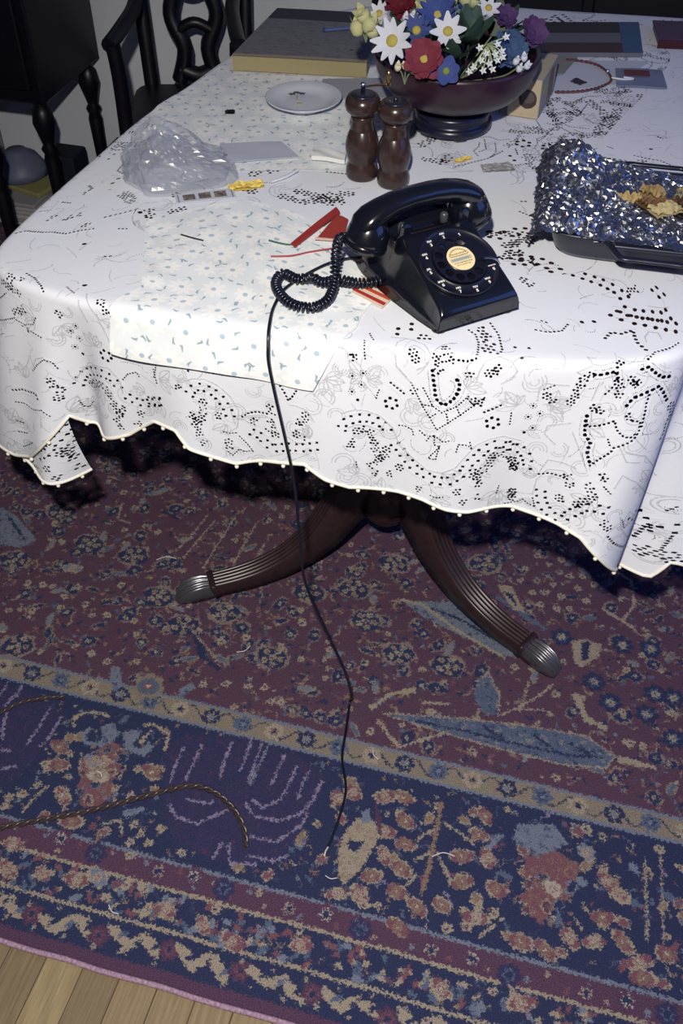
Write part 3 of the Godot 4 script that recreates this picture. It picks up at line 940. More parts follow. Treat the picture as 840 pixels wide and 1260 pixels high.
func lace_holes(im: Image, rows: Array, o: Vector2, sc: Vector2, k: float) -> void:
	for r in rows:
		var kind: String = r[0]
		var p := PackedVector2Array()
		for i in range(1, r.size(), 2):
			p.append(Vector2(r[i], r[i + 1]))
		if o.y < 0.0:
			# the cloth's middle is worked in a bolder stitch than its border
			var mean := 0.0
			for z in p:
				mean += z.y / p.size()
			k = 1.45 if mean < -.02 else 1.0
		match kind:
			"H":
				for q in walk(p, .0108 * k):
					var n: Vector2 = q[1].orthogonal() * .0056 * k
					for s in [-1.0, 1.0]:
						blob(im, (q[0] + n * s + q[1] * .0015 * s - o) * sc, .0027 * k * sc.x, .0029 * k * sc.y, HOLE, .78, .06, 4 + 4 * int(k > 1.3))
			"N":
				# netting: three staggered rows of small meshes
				var odd := 0
				for q in walk(p if p.size() > 1 else PackedVector2Array([p[0], p[0] + Vector2(.004, 0)]), .0046 * k):
					odd += 1
					for s in ([-.5, .5] if odd % 2 else [-1.0, 0.0, 1.0]):
						if rng.randf() < .86:
							var at: Vector2 = q[0] + q[1].orthogonal() * s * .0047 * k + Vector2(rng.randf_range(-1, 1), rng.randf_range(-1, 1)) * .0005 * k
							var rr := rng.randf_range(.0014, .0020) * k
							blob(im, (at - o) * sc, rr * sc.x * 1.1, rr * sc.y, HOLE, 0.0, .12, 7)
			"h", "b", "g":
				if kind == "g":
					for side in [-1.0, 1.0]:
						for q in walk(p, .0021):
							blob(im, (q[0] + q[1].orthogonal() * side * .0062 - o) * sc, .0007 * sc.x, .0006 * sc.y, HOLE, 0.0, .2, 6)
				var step: float = {"h": .0044, "b": .0056, "g": .0074}[kind] * k
				var rad: float = {"h": .00125, "b": .0018, "g": .0027}[kind] * k
				for q in walk(p, step):
					blob(im, (q[0] - o) * sc, rad * (1.35 if kind == "h" else 1.12) * sc.x, rad * sc.y, HOLE, (q[1] as Vector2).angle(), .2, 8)
			"F":
				for a in 6:
					blob(im, (p[0] + Vector2.from_angle(a * TAU / 6 + .3) * .0082 * k - o) * sc, .0025 * k * sc.x, .0027 * k * sc.y, HOLE, 0.0, .1, 8)
			"S":
				blob(im, (p[0] - o) * sc, .0019 * k * sc.x, .0019 * k * sc.y, HOLE, 0.0, .1, 8)
				for a in 8:
					blob(im, (p[0] + Vector2.from_angle(a * TAU / 8) * .0042 * k - o) * sc, .0011 * sc.x, .00065 * sc.y, HOLE, a * TAU / 8, 0.0, 6)
			"O":
				blob(im, (p[0] - o) * sc, .0024 * k * sc.x, .0024 * k * sc.y, HOLE, 0.0, .1, 8)
			"L":
				stroke(im, PackedVector2Array(Array(p).map(func(q): return (q - o) * sc)), 1.8 * k, THREAD, .4)

func lace_squiggles(im: Image, count: int, lo: Vector2, hi: Vector2, o: Vector2, sc: Vector2, k: float) -> void:
	# faint outlines of worked leaves and petals: rows of needle-fine gaps
	for i in count:
		var c := Vector2(rng.randf_range(lo.x, hi.x), rng.randf_range(lo.y, hi.y))
		var a := rng.randf() * TAU
		var turn := rng.randf_range(-2.2, 2.2)
		var l := rng.randf_range(.012, .034) * k
		var q := PackedVector2Array()
		for s in 8:
			q.append(c)
			c += Vector2.from_angle(a) * l / 7.0
			a += turn / 7.0
		if i % 4 == 0:
			for w in walk(q, .0023 * k):
				blob(im, (w[0] - o) * sc, .00075 * sc.x * k, .0006 * sc.y * k, HOLE, 0.0, .3, 6)
		else:
			stroke(im, PackedVector2Array(Array(q).map(func(z): return (z - o) * sc)), 1.5 * k, THREAD.lightened(rng.randf() * .25), .4)

func lace_leaves(im: Image, count: int, lo: Vector2, hi: Vector2, o: Vector2, sc: Vector2, k: float) -> void:
	# worked leaves: two fine outlines and a vein each, in sprays of three to five
	for i in count:
		var c := Vector2(rng.randf_range(lo.x, hi.x), rng.randf_range(lo.y, hi.y))
		var a := rng.randf() * TAU
		if i % 3:
			# a scroll or scalloped petal: concentric curls
			var size := rng.randf_range(.008, .016) * k
			for ring in rng.randi_range(2, 3):
				var q := PackedVector2Array()
				for s in 12:
					q.append(c + Vector2.from_angle(a + (s - 6) * .36) * size * (1.0 - .28 * ring - .022 * s))
				stroke(im, PackedVector2Array(Array(q).map(func(z): return (z - o) * sc)), 1.5 * k, THREAD.lightened(rng.randf() * .2), .4)
			continue
		for leaf in rng.randi_range(3, 5):
			var d := Vector2.from_angle(a + leaf * .55)
			var l := rng.randf_range(.014, .026) * k
			for side in [-1.0, 0.0, 1.0]:
				var q := PackedVector2Array()
				for s in 7:
					q.append(c + d * l * s / 6.0 + d.orthogonal() * side * sin(PI * s / 6.0) * l * .24)
				stroke(im, PackedVector2Array(Array(q).map(func(z): return (z - o) * sc)), 1.5 * k, THREAD.lightened(rng.randf() * .2), .4)

func paint_lace_edge() -> ImageTexture:
	rng.seed = 11
	var im := Image.create(2048, 1024, false, Image.FORMAT_RGBA8)
	im.fill(LINEN)
	var sc := Vector2(2048 / STRIP_LEN, 1024 / STRIP_SPAN)
	var o := Vector2(0, -STRIP_BACK)
	lace_squiggles(im, 560, Vector2(.0, .0), Vector2(1.5, .36), o, sc, 1.0)
	lace_leaves(im, 300, Vector2(.0, .03), Vector2(1.5, .38), o, sc, 1.15)
	lace_squiggles(im, 160, Vector2(.0, -.2), Vector2(1.5, .0), o, sc, 1.3)
	lace_holes(im, LACE_EDGE, o, sc, 1.0)
	return ImageTexture.create_from_image(im)

func paint_lace_relief() -> ImageTexture:
	# raised cords along the worked lines, padded leaves between them
	rng.seed = 13
	var im := Image.create(2048, 1024, false, Image.FORMAT_RGBA8)
	im.fill(Color(.35, .35, .35))
	var sc := Vector2(2048 / STRIP_LEN, 1024 / STRIP_SPAN)
	var o := Vector2(0, -STRIP_BACK)
	for i in 520:
		var c := (Vector2(rng.randf_range(0, 1.5), rng.randf_range(-.2, .42)) - o) * sc
		blob(im, c, rng.randf_range(8, 20), rng.randf_range(4, 9), Color(.5, .5, .5), rng.randf() * TAU, .1, 12)
	for r in LACE_EDGE:
		var p := PackedVector2Array()
		for i in range(1, r.size(), 2):
			p.append((Vector2(r[i], r[i + 1]) - o) * sc)
		if p.size() < 2:
			continue
		var w: float = {"H": 13.0, "N": 11.0, "g": 8.0, "b": 6.0, "h": 4.0, "L": 0.0}.get(r[0], 4.0)
		for side in [-1.0, 1.0]:
			var q := PackedVector2Array()
			for k in p.size():
				var d := (p[mini(k + 1, p.size() - 1)] - p[maxi(k - 1, 0)]).normalized()
				q.append(p[k] + d.orthogonal() * side * w)
			stroke(im, q, 4.0, Color(.85, .85, .85))
	im.resize(1024, 512, Image.INTERPOLATE_BILINEAR)
	return ImageTexture.create_from_image(im)

func paint_lace_top() -> ImageTexture:
	rng.seed = 12
	var im := Image.create(2048, 2048, false, Image.FORMAT_RGBA8)
	im.fill(LINEN)
	var o := Vector2(-.55, 1.0)
	var sc := Vector2(2048 / 1.45, 2048 / 1.3)
	lace_squiggles(im, 420, Vector2(-.5, 1.1), Vector2(.85, 2.25), o, sc, 1.7)
	lace_leaves(im, 200, Vector2(-.45, 1.15), Vector2(.82, 2.2), o, sc, 1.8)
	# worked sprays, seen most clearly at the far right of the table
	for i in 190:
		var c := Vector2(rng.randf_range(.22, .8), rng.randf_range(1.52, 2.16))
		var a := rng.randf() * TAU
		var p := ["N" if i % 3 else "h", c.x, c.y]
		for s in 3:
			a += rng.randf_range(-1.0, 1.0)
			c += Vector2.from_angle(a) * .018
			p.append_array([c.x, c.y])
		lace_holes(im, [p], o, sc, 1.05)
	lace_holes(im, LACE_TOP, o, sc, 1.4)
	return ImageTexture.create_from_image(im)

func paint_floral() -> ImageTexture:
	rng.seed = 21
	var im := Image.create(1024, 1024, false, Image.FORMAT_RGBA8)
	im.fill(c8(222, 227, 233))
	var white := c8(236, 237, 238)
	var centre := c8(172, 192, 208)
	var leaf := c8(148, 168, 182)
	for gy in 8:
		for gx in 8:
			var base := Vector2((gx + .5 * (gy % 2)) * 128 + 64, gy * 128 + 64) + Vector2(rng.randf_range(-16, 16), rng.randf_range(-16, 16))
			var r := rng.randf_range(48, 62)
			var turn := rng.randf() * TAU
			var gap := rng.randf() * TAU
			for off in [Vector2.ZERO, Vector2(-1024, 0), Vector2(0, -1024), Vector2(-1024, -1024), Vector2(1024, 0), Vector2(0, 1024)]:
				var c: Vector2 = base + off
				if c.x < -90 or c.y < -90 or c.x > 1114 or c.y > 1114:
					continue
				for k in 9:
					var a := turn + TAU * k / 9
					blob(im, c + Vector2.from_angle(a) * r * .6, r * .42, r * .19, white, a, 0.0, 12)
				blob(im, c, 11, 10, centre, 0.0, 0.0, 12)
				for k in 3:
					var a := gap + k * 2.0
					var q := c + Vector2.from_angle(a) * (r + 8)
					stroke(im, PackedVector2Array([q, q + Vector2.from_angle(a + .9) * 14, q + Vector2.from_angle(a + 1.3) * 27]), 5.0, leaf)
					blob(im, q + Vector2.from_angle(a + 1.0) * 16, 11, 4, leaf, a + 1.0, 0.0, 8)
	return ImageTexture.create_from_image(im)

func paint_rug() -> ImageTexture:
	rng.seed = 31
	var im := Image.create(2048, 2048, false, Image.FORMAT_RGBA8)
	var o := Vector2(-.7, 0)
	var k := 2048 / 1.7
	var pal := {"N": c8(68, 77, 114), "B": c8(116, 132, 160), "T": c8(200, 188, 166), "C": c8(218, 210, 196), "M": c8(118, 90, 111), "R": c8(152, 108, 120), "P": c8(114, 86, 114), "V": c8(78, 78, 118), "L": c8(172, 162, 194), "G": c8(148, 160, 180), "O": c8(170, 146, 128)}
	im.fill(pal.M)
	var band := func(b0: float, b1: float, c: Color): im.fill_rect(Rect2i(0, int(b0 * k), 2048, maxi(1, int(b1 * k) - int(b0 * k))), c)
	band.call(0.0, .018, pal.P)
	band.call(.018, .135, pal.N)
	band.call(.070, .076, pal.T)
	band.call(.130, .136, pal.T)
	band.call(.136, .174, pal.M.lerp(pal.P, .4))
	band.call(.172, .178, pal.G)
	band.call(.178, .42, pal.N)
	band.call(.418, .424, pal.G)
	band.call(.424, .462, pal.T.darkened(.12))
	band.call(.460, .466, pal.G)
	var at := func(a: float, b: float) -> Vector2: return (Vector2(a, b) - o) * k
	var floret := func(c: Vector2, r: float, col: Color):
		blob(im, c, r, r * .86, col, rng.randf() * TAU, .28, 9)
		blob(im, c, r * .34, r * .3, pal.M if rng.randf() < .6 else pal.N, 0.0, .3, 6)
	var rosette := func(c: Vector2, r: float, outer: Color, mid: Color, inner: Color):
		for q in 7:
			blob(im, c + Vector2.from_angle(TAU * q / 7) * r * .68, r * .42, r * .34, outer, TAU * q / 7, .12, 8)
		blob(im, c, r * .7, r * .66, outer, 0.0, .1, 9)
		for q in 6:
			blob(im, c + Vector2.from_angle(TAU * q / 6 + .3) * r * .42, r * .2, r * .15, mid, TAU * q / 6 + .3, .1, 6)
		blob(im, c, r * .3, r * .28, inner, 0.0, .1, 7)
	# reciprocal outer band: leaning tan leaves on navy, little plum rosettes between
	for i in 62:
		var a := -.7 + i * .0275
		var c: Vector2 = at.call(a, .044 + rng.randf_range(-.006, .006))
		if i % 4 == 3:
			rosette.call(c, .016 * k, pal.P, pal.R, pal.N)
		else:
			blob(im, c, .023 * k, .0085 * k, pal.T, (.75 if i % 2 else -.55) + rng.randf_range(-.2, .2), .25, 10)
			blob(im, c + Vector2(9, 3), .009 * k, .004 * k, pal.B if i % 3 == 0 else pal.N, .7, .3, 8)
	for i in 70:
		floret.call(at.call(-.7 + i * .0243, [.028, .060][i % 2] + rng.randf_range(-.004, .004)), rng.randf_range(3.5, 6.0), pal.T)
	# outer guard: small leaves and buds
	for i in 330:
		var c: Vector2 = at.call(rng.randf_range(-.7, 1.0), rng.randf_range(.08, .127))
		blob(im, c, rng.randf_range(7, 14), rng.randf_range(4, 7), [pal.B, pal.R, pal.T, pal.G, pal.R][i % 5], rng.randf() * TAU, .3, 8)
	# tan guard: blue and navy rosettes joined by a dark vine
	var vine := PackedVector2Array()
	for i in 260:
		vine.append(at.call(-.7 + i * .0066, .443 + .013 * sin(i * .62)))
	stroke(im, vine, 3.0, pal.N)
	for i in 30:
		var c: Vector2 = at.call(-.68 + i * .058, .443)
		rosette.call(c, .016 * k, [pal.B, pal.T.lightened(.08), pal.N][i % 3], [pal.N, pal.O, pal.T][i % 3], [pal.G, pal.N, pal.G][i % 3])
	# maroon guard: little filling buds
	for i in 60:
		floret.call(at.call(-.7 + i * .0285, [.146, .163][i % 2]), rng.randf_range(4, 6), [pal.T, pal.R, pal.G][i % 3])
	# small filling of the navy border and the maroon field: each little figure has a pale outline
	var cells := {}
	for r in RUG_FIGURES:
		for i in range(2, r.size(), 2):
			cells[Vector2i(int(floor(r[i] / .029)), int(floor(r[i + 1] / .029)))] = true
	var outlined := func(q: Vector2, rx: float, ry: float, col: Color, line: Color, turn: float):
		blob(im, q, rx + 3.0, ry + 3.0, line, turn, .16, 11)
		blob(im, q, rx, ry, col, turn, .2, 11)
	for i in 7000:
		var c := Vector2(rng.randf_range(-.7, 1.0), rng.randf_range(.19, 1.69))
		if c.y > .405 and c.y < .48:
			continue
		var field := c.y > .47
		var cell := Vector2i(int(floor(c.x / .029)), int(floor(c.y / .029)))
		if cells.has(cell):
			continue
		cells[cell] = true
		var q: Vector2 = at.call(c.x, c.y)
		var pick := rng.randf()
		var turn := rng.randf() * TAU
		if field:
			if pick < .24:
				outlined.call(q, rng.randf_range(13, 20), rng.randf_range(10, 15), pal.N, pal.T.lerp(pal.M, .35), turn)
				floret.call(q, rng.randf_range(5, 7), pal.T)
			elif pick < .42:
				floret.call(q, rng.randf_range(7, 11), pal.T)
			elif pick < .60:
				outlined.call(q, rng.randf_range(13, 21), rng.randf_range(4, 7), [pal.N, pal.B, pal.N, pal.G][i % 4], pal.T.lerp(pal.O, .5), turn)
			elif pick < .78:
				stroke(im, PackedVector2Array([q, q + Vector2.from_angle(turn) * 14, q + Vector2.from_angle(turn + .6) * 28, q + Vector2.from_angle(turn + 1.1) * 34]), 4.0, pal.O.lerp(pal.T, .5), .4)
				blob(im, q + Vector2.from_angle(turn) * 10, 7, 5, pal.N, 0.0, .3, 8)
			else:
				for k2 in 3:
					blob(im, q + Vector2.from_angle(turn + k2 * 2.1) * 8, 7, 4, [pal.N, pal.O, pal.R][k2], turn + k2 * 2.1, .35, 8)
		else:
			if pick < .38:
				outlined.call(q, rng.randf_range(8, 13), rng.randf_range(6, 9), [pal.R, pal.O][i % 2], pal.T, turn)
			elif pick < .62:
				blob(im, q, 15, 7, [pal.G, pal.R, pal.V, pal.B][i % 4], turn, .35, 9)
			elif pick < .8:
				floret.call(q, rng.randf_range(7, 10), pal.T)
			else:
				stroke(im, PackedVector2Array([q, q + Vector2(rng.randf_range(-18, 18), rng.randf_range(-18, 18))]), 4.0, [pal.L, pal.T, pal.B][i % 3], .4)
	# stems, dots and small leaves between them
	for i in 5200:
		var c := Vector2(rng.randf_range(-.7, 1.0), rng.randf_range(.08, 1.69))
		if (c.y > .127 and c.y < .182) or (c.y > .41 and c.y < .47):
			continue
		var q: Vector2 = at.call(c.x, c.y)
		var turn := rng.randf() * TAU
		var pick := rng.randf()
		var field := c.y > .47
		if pick < .4:
			blob(im, q, rng.randf_range(3, 6), rng.randf_range(2, 4), [pal.T, pal.O, pal.G, pal.N if field else pal.R][i % 4], turn, .3, 7)
		elif pick < .75:
			stroke(im, PackedVector2Array([q, q + Vector2.from_angle(turn) * 9, q + Vector2.from_angle(turn + .5) * 18]), 2.4, [pal.O.lerp(pal.T, .4), pal.N if field else pal.B, pal.B.lerp(pal.M, .4) if field else pal.V.lightened(.15)][i % 3], .3)
		else:
			blob(im, q, rng.randf_range(6, 10), rng.randf_range(2.5, 4), [pal.N if field else pal.V, pal.B, pal.R, pal.O][i % 4], turn, .3, 8)
	# the figures that can be made out one by one
	for r in RUG_FIGURES:
		var kind: String = r[0]
		var col: Color = pal[(r[1] as String)[0]]
		var p := PackedVector2Array()
		for i in range(2, r.size(), 2):
			p.append(at.call(r[i], r[i + 1]))
		match kind:
			"p":
				fill_poly(im, p, col)
				var bb := Rect2(p[0], Vector2.ZERO)
				for q in p:
					bb = bb.expand(q)
				if r[1] == "R":
					for i in int(bb.get_area() / 900.0):
						var q := bb.position + Vector2(rng.randf(), rng.randf()) * bb.size
						if Geometry2D.is_point_in_polygon(q, p):
							outlined.call(q, rng.randf_range(8, 13), rng.randf_range(6, 9), [pal.M, pal.N, pal.R][i % 3], [pal.T, pal.G, pal.O][i % 3], rng.randf() * TAU)
				for i in int(bb.get_area() / 110.0):
					var q := bb.position + Vector2(rng.randf(), rng.randf()) * bb.size
					if Geometry2D.is_point_in_polygon(q, p):
						var other: Color = {"V": pal.N if i % 3 else pal.P, "R": pal.O, "G": pal.B if i % 2 else pal.N, "B": pal.N if i % 2 else pal.T, "T": pal.O, "N": pal.V}.get(r[1], pal.N)
						blob(im, q, rng.randf_range(2, 7), rng.randf_range(1.5, 3.5), col.lerp(other, rng.randf_range(.3, .8)), rng.randf() * TAU, .3, 6)
			"s":
				stroke(im, p, float((r[1] as String).substr(1)) * .001 * k, col, .45)
			"d":
				floret.call(p[0], rng.randf_range(8, 11), col)
			"o":
				outlined.call(p[0], rng.randf_range(17, 24), rng.randf_range(10, 14), pal.R if r[1] == "T" else col, pal.T, rng.randf_range(-.9, .5))
				rosette.call(p[0], rng.randf_range(9, 12), pal.T if r[1] != "T" else pal.O, pal.R, pal.C)
			"a":
				rosette.call(p[0], .017 * k, pal.P if r[1] != "B" else pal.V, col, col)
				blob(im, p[0], .006 * k, .005 * k, pal.N, 0.0, .2, 8)
			"n":
				blob(im, p[0], 40, 32, pal.T.lerp(pal.M, .3), 0.0, .16, 14)
				blob(im, p[0], 36, 28, pal.N, 0.0, .16, 14)
				for q in 6:
					floret.call(p[0] + Vector2.from_angle(q * TAU / 5) * (19 if q < 5 else 0), 8.5, pal.T if q % 2 else pal.O.lerp(pal.T, .5))
			"q":
				rosette.call(p[0], 24, pal.N, pal.B, pal.T)
				floret.call(p[0], 9, pal.T)
			"w":
				rosette.call(p[0], 34, pal.T.darkened(.15), pal.N, pal.N)
				blob(im, p[0], 25, 21, pal.B, 0.0, .1, 12)
				blob(im, p[0], 13, 11, pal.R, 0.0, .1, 10)
				blob(im, p[0], 6, 5, pal.C, 0.0, .1, 8)
	return ImageTexture.create_from_image(knotted(im))

func knotted(im: Image) -> Image:
	# every knot of wool sits a little off the drawing: outlines turn ragged
	var n := FastNoiseLite.new()
	n.noise_type = FastNoiseLite.TYPE_SIMPLEX
	n.frequency = .11
	n.fractal_octaves = 2
	n.seed = 3
	var w := im.get_width()
	var h := im.get_height()
	var ax := n.get_image(w, h).get_data()
	n.seed = 4
	var ay := n.get_image(w, h).get_data()
	var src := im.get_data().to_int32_array()
	var out := PackedInt32Array()
	out.resize(w * h)
	var seed_ := 7
	for y in h:
		var row := y * w
		for x in w:
			var i := row + x
			seed_ = (seed_ * 1103515245 + 12345) & 0x7fffffff
			var sx := x + ((ax[i] - 128) >> 5) + ((seed_ >> 12) % 3) - 1
			var sy := y + ((ay[i] - 128) >> 5) + ((seed_ >> 18) % 3) - 1
			out[i] = src[(0 if sy < 0 else (h - 1 if sy >= h else sy)) * w + (0 if sx < 0 else (w - 1 if sx >= w else sx))]
	return Image.create_from_data(w, h, false, Image.FORMAT_RGBA8, out.to_byte_array())

func paint_card() -> ImageTexture:
	# the round card in the dial: lines of small print round a number
	rng.seed = 41
	var im := Image.create(160, 160, false, Image.FORMAT_RGBA8)
	im.fill(c8(228, 208, 160))
	for row in [[44, 34, 9], [58, 24, 9], [104, 26, 9], [118, 36, 8]]:
		var x: int = row[1]
		while x < 160 - row[1]:
			var w := rng.randi_range(3, 8)
			im.fill_rect(Rect2i(x, row[0] + rng.randi_range(-1, 1), w, row[2] - 2), c8(96, 76, 50))
			x += w + rng.randi_range(2, 5)
	for i in 13:
		var a := PI + .45 + i * .19
		blob(im, Vector2(80, 80) + Vector2.from_angle(a) * 62, 5, 4, c8(96, 76, 50), a, .2, 6)
	im.fill_rect(Rect2i(14, 72, 132, 25), c8(176, 176, 164))
	for i in 9:
		im.fill_rect(Rect2i(26 + i * 12, 78, 7, 13), c8(122, 124, 122))
	return ImageTexture.create_from_image(im)

func paint_cover() -> ImageTexture:
	rng.seed = 42
	var im := Image.create(512, 512, false, Image.FORMAT_RGBA8)
	im.fill(c8(112, 112, 116))
	im.fill_rect(Rect2i(0, 0, 512, 120), c8(58, 58, 68))
	for row in 26:
		var x := 12
		while x < 492:
			var w := rng.randi_range(8, 34)
			if rng.randf() < .82:
				im.fill_rect(Rect2i(x, 134 + row * 14, w, rng.randi_range(4, 8)), c8(84, 84, 90).lerp(c8(140, 138, 136), rng.randf() * .7))
			x += w + rng.randi_range(4, 12)
	im.fill_rect(Rect2i(0, 494, 512, 18), c8(150, 142, 122))
	im.fill_rect(Rect2i(430, 400, 16, 10), c8(40, 40, 50))
	return ImageTexture.create_from_image(im)

func paint_strip() -> ImageTexture:
	# a card of three small brown pictures in a grey border
	rng.seed = 43
	var im := Image.create(256, 80, false, Image.FORMAT_RGBA8)
	im.fill(c8(186, 190, 202))
	im.fill_rect(Rect2i(8, 4, 6, 72), c8(120, 126, 146))
	im.fill_rect(Rect2i(242, 4, 6, 72), c8(120, 126, 146))
	for i in 3:
		im.fill_rect(Rect2i(36 + i * 68, 14, 52, 50), c8(96, 88, 84))
		for k in 9:
			blob(im, Vector2(62 + i * 68 + rng.randf_range(-20, 20), 40 + rng.randf_range(-18, 18)), rng.randf_range(4, 11), rng.randf_range(3, 8), [c8(146, 128, 104), c8(62, 58, 62), c8(122, 102, 84)][k % 3], 0.0, .2, 8)
	return ImageTexture.create_from_image(im)

func paint_box_print(side: bool) -> ImageTexture:
	rng.seed = 44
	var im := Image.create(256, 256, false, Image.FORMAT_RGBA8)
	if side:
		im.fill(c8(150, 148, 140))
		im.fill_rect(Rect2i(130, 20, 86, 216), c8(124, 98, 74))
		blob(im, Vector2(52, 96), 30, 44, c8(158, 168, 74), .2, .25, 9)
		for k in 60:
			blob(im, Vector2(rng.randf() * 256, rng.randf() * 256), 6, 3, c8(112, 116, 126), rng.randf() * TAU, .2, 6)
	else:
		im.fill(c8(176, 162, 138))
		blob(im, Vector2(160, 130), 78, 66, c8(60, 52, 50), .1, .03, 20)
		blob(im, Vector2(160, 118), 58, 40, c8(84, 76, 76), .1, .03, 20)
		for k in 30:
			im.fill_rect(Rect2i(rng.randi_range(8, 230), rng.randi_range(214, 244), rng.randi_range(4, 14), 2), c8(150, 128, 96))
	return ImageTexture.create_from_image(im)

# ---------------------------------------------------------------- the scene
func _ready() -> void:
	var cam := Camera3D.new()
	cam.name = "camera"
	add_child(cam)
	cam.position = v3(0, 1.5, 0)
	cam.rotation_degrees = Vector3(-45, 0, 0)
	cam.fov = 54.43
	cam.near = .05
	cam.current = true
	var env := Environment.new()
	env.background_mode = Environment.BG_COLOR
	env.background_color = Color(.16, .22, .42)
	env.background_energy_multiplier = .35
	env.tonemap_mode = Environment.TONE_MAPPER_LINEAR
	env.tonemap_exposure = 1.0
	env.sdfgi_enabled = true
	env.ssao_enabled = true
	env.ssil_enabled = true
	var around := WorldEnvironment.new()
	around.name = "surroundings"
	around.environment = env
	add_child(around)
	# the flash of the camera, held a hand's breadth above and to the left of the lens
	var flash := SpotLight3D.new()
	flash.name = "camera_flash"
	flash.light_color = Color(1.0, .975, .93)
	flash.light_energy = 3.55
	flash.light_size = .022
	flash.spot_range = 12.0
	flash.spot_attenuation = 2.0
	flash.spot_angle = 55.0
	flash.spot_angle_attenuation = 1.0
	flash.shadow_enabled = true
	add_child(flash)
	flash.look_at_from_position(v3(-.06, 1.74, .0), v3(.0, .22, 1.13))
	# dusk from the window in the wall on the right
	var dusk := AreaLight3D.new()
	dusk.name = "window_daylight"
	dusk.light_color = Color(.44, .59, 1.0)
	dusk.light_energy = 1.2
	dusk.area_size = Vector2(1.7, 1.35)
	dusk.shadow_enabled = true
	add_child(dusk)
	dusk.transform = room(Vector3(2.44, 1.675, -.8), 90)

	make_outline()
	make_materials()
	build_room()
	build_rug()
	build_table()
	build_tablecloth()
	build_floral_cloths()
	build_furniture_behind()
	build_telephone()
	build_mills()
	build_bowl_and_flowers()
	build_pan()
	build_bag()
	build_papers()
	build_floor_things()

func room(local: Vector3, turn := 0.0) -> Transform3D:
	# room axes: x along the rug's edge, -z away from the photographer, measured from the rug's edge
	var b := Basis(Vector3.UP, deg_to_rad(ROOM_TURN))
	return Transform3D(b * Basis(Vector3.UP, deg_to_rad(turn)), v3(RUG_ORIGIN.x, 0, RUG_ORIGIN.y) + b * local)

func make_materials() -> void:
	M.mahogany = grain_mat(c8(36, 22, 22), c8(50, 32, 32), .02, Vector3(3, 3, 3), .22, 5)
	M.leg = grain_mat(c8(42, 30, 33), c8(57, 41, 43), .03, Vector3(6, 6, 6), .34, 6)
	M.toe = mat(c8(104, 104, 110), .28, .65)
	M.blackwood = mat(c8(12, 11, 24), .4)
	M.black_plastic = mat(c8(15, 17, 26), .2)
	M.black_plastic.clearcoat_enabled = true
	M.black_plastic.clearcoat = .5
	M.black_plastic.clearcoat_roughness = .12
	M.dial_black = mat(c8(20, 22, 36), .3)
	M.cord = mat(c8(20, 24, 40), .28)
	M.white_print = mat(c8(235, 233, 225), .6)
	M.mill = grain_mat(c8(40, 30, 30), c8(64, 48, 45), .03, Vector3(14, 5, 14), .24, 8)
	M.chrome = mat(c8(200, 204, 214), .2, 1.0)
	M.brass = mat(c8(170, 140, 96), .3, 1.0)
	M.bowl = mat(c8(44, 24, 38), .34)
	M.bowl_stand = mat(c8(22, 24, 44), .3)
	M.leaf_green = mat(c8(44, 66, 58), .6)
	M.leaf_green.backlight_enabled = true
	M.leaf_green.backlight = Color(.1, .14, .1)
	M.stem = mat(c8(120, 136, 104), .6)
	M.pan = mat(c8(34, 38, 56), .3, .35)
	M.foil = mat(c8(190, 192, 200), .27, 1.0)
	M.paper = mat(c8(214, 216, 222), .8)
	M.picot = mat(c8(232, 228, 216), .85)
	M.wall = grain_mat(c8(208, 214, 226), c8(226, 230, 240), .01, Vector3(.6, .6, .6), .9, 3, .2)
	M.plain_wall = mat(c8(206, 206, 204), .9, 0.0, .2)
	M.plank = []
	var tones := [[c8(124, 106, 80), c8(152, 134, 102)], [c8(112, 96, 74), c8(140, 124, 94)], [c8(132, 116, 86), c8(168, 150, 114)], [c8(118, 102, 80), c8(138, 120, 94)]]
	for t in tones:
		M.plank.append(grain_mat(t[0], t[1], .02, Vector3(30, 30, 1.6), .5, 60 + M.plank.size()))

# ---------------------------------------------------------------- room
func structure(o: Node) -> void:
	o.set_meta("kind", "structure")

func wall_box(called: String, size: Vector3, centre: Vector3, m: Material, parent: Node = self) -> MeshInstance3D:
	var o := MeshInstance3D.new()
	o.name = called
	o.mesh = box(size, .002)
	o.material_override = m
	parent.add_child(o, true)
	o.transform = room(centre) if parent == self else Transform3D(Basis.IDENTITY, centre)
	if parent == self:
		structure(o)
	return o

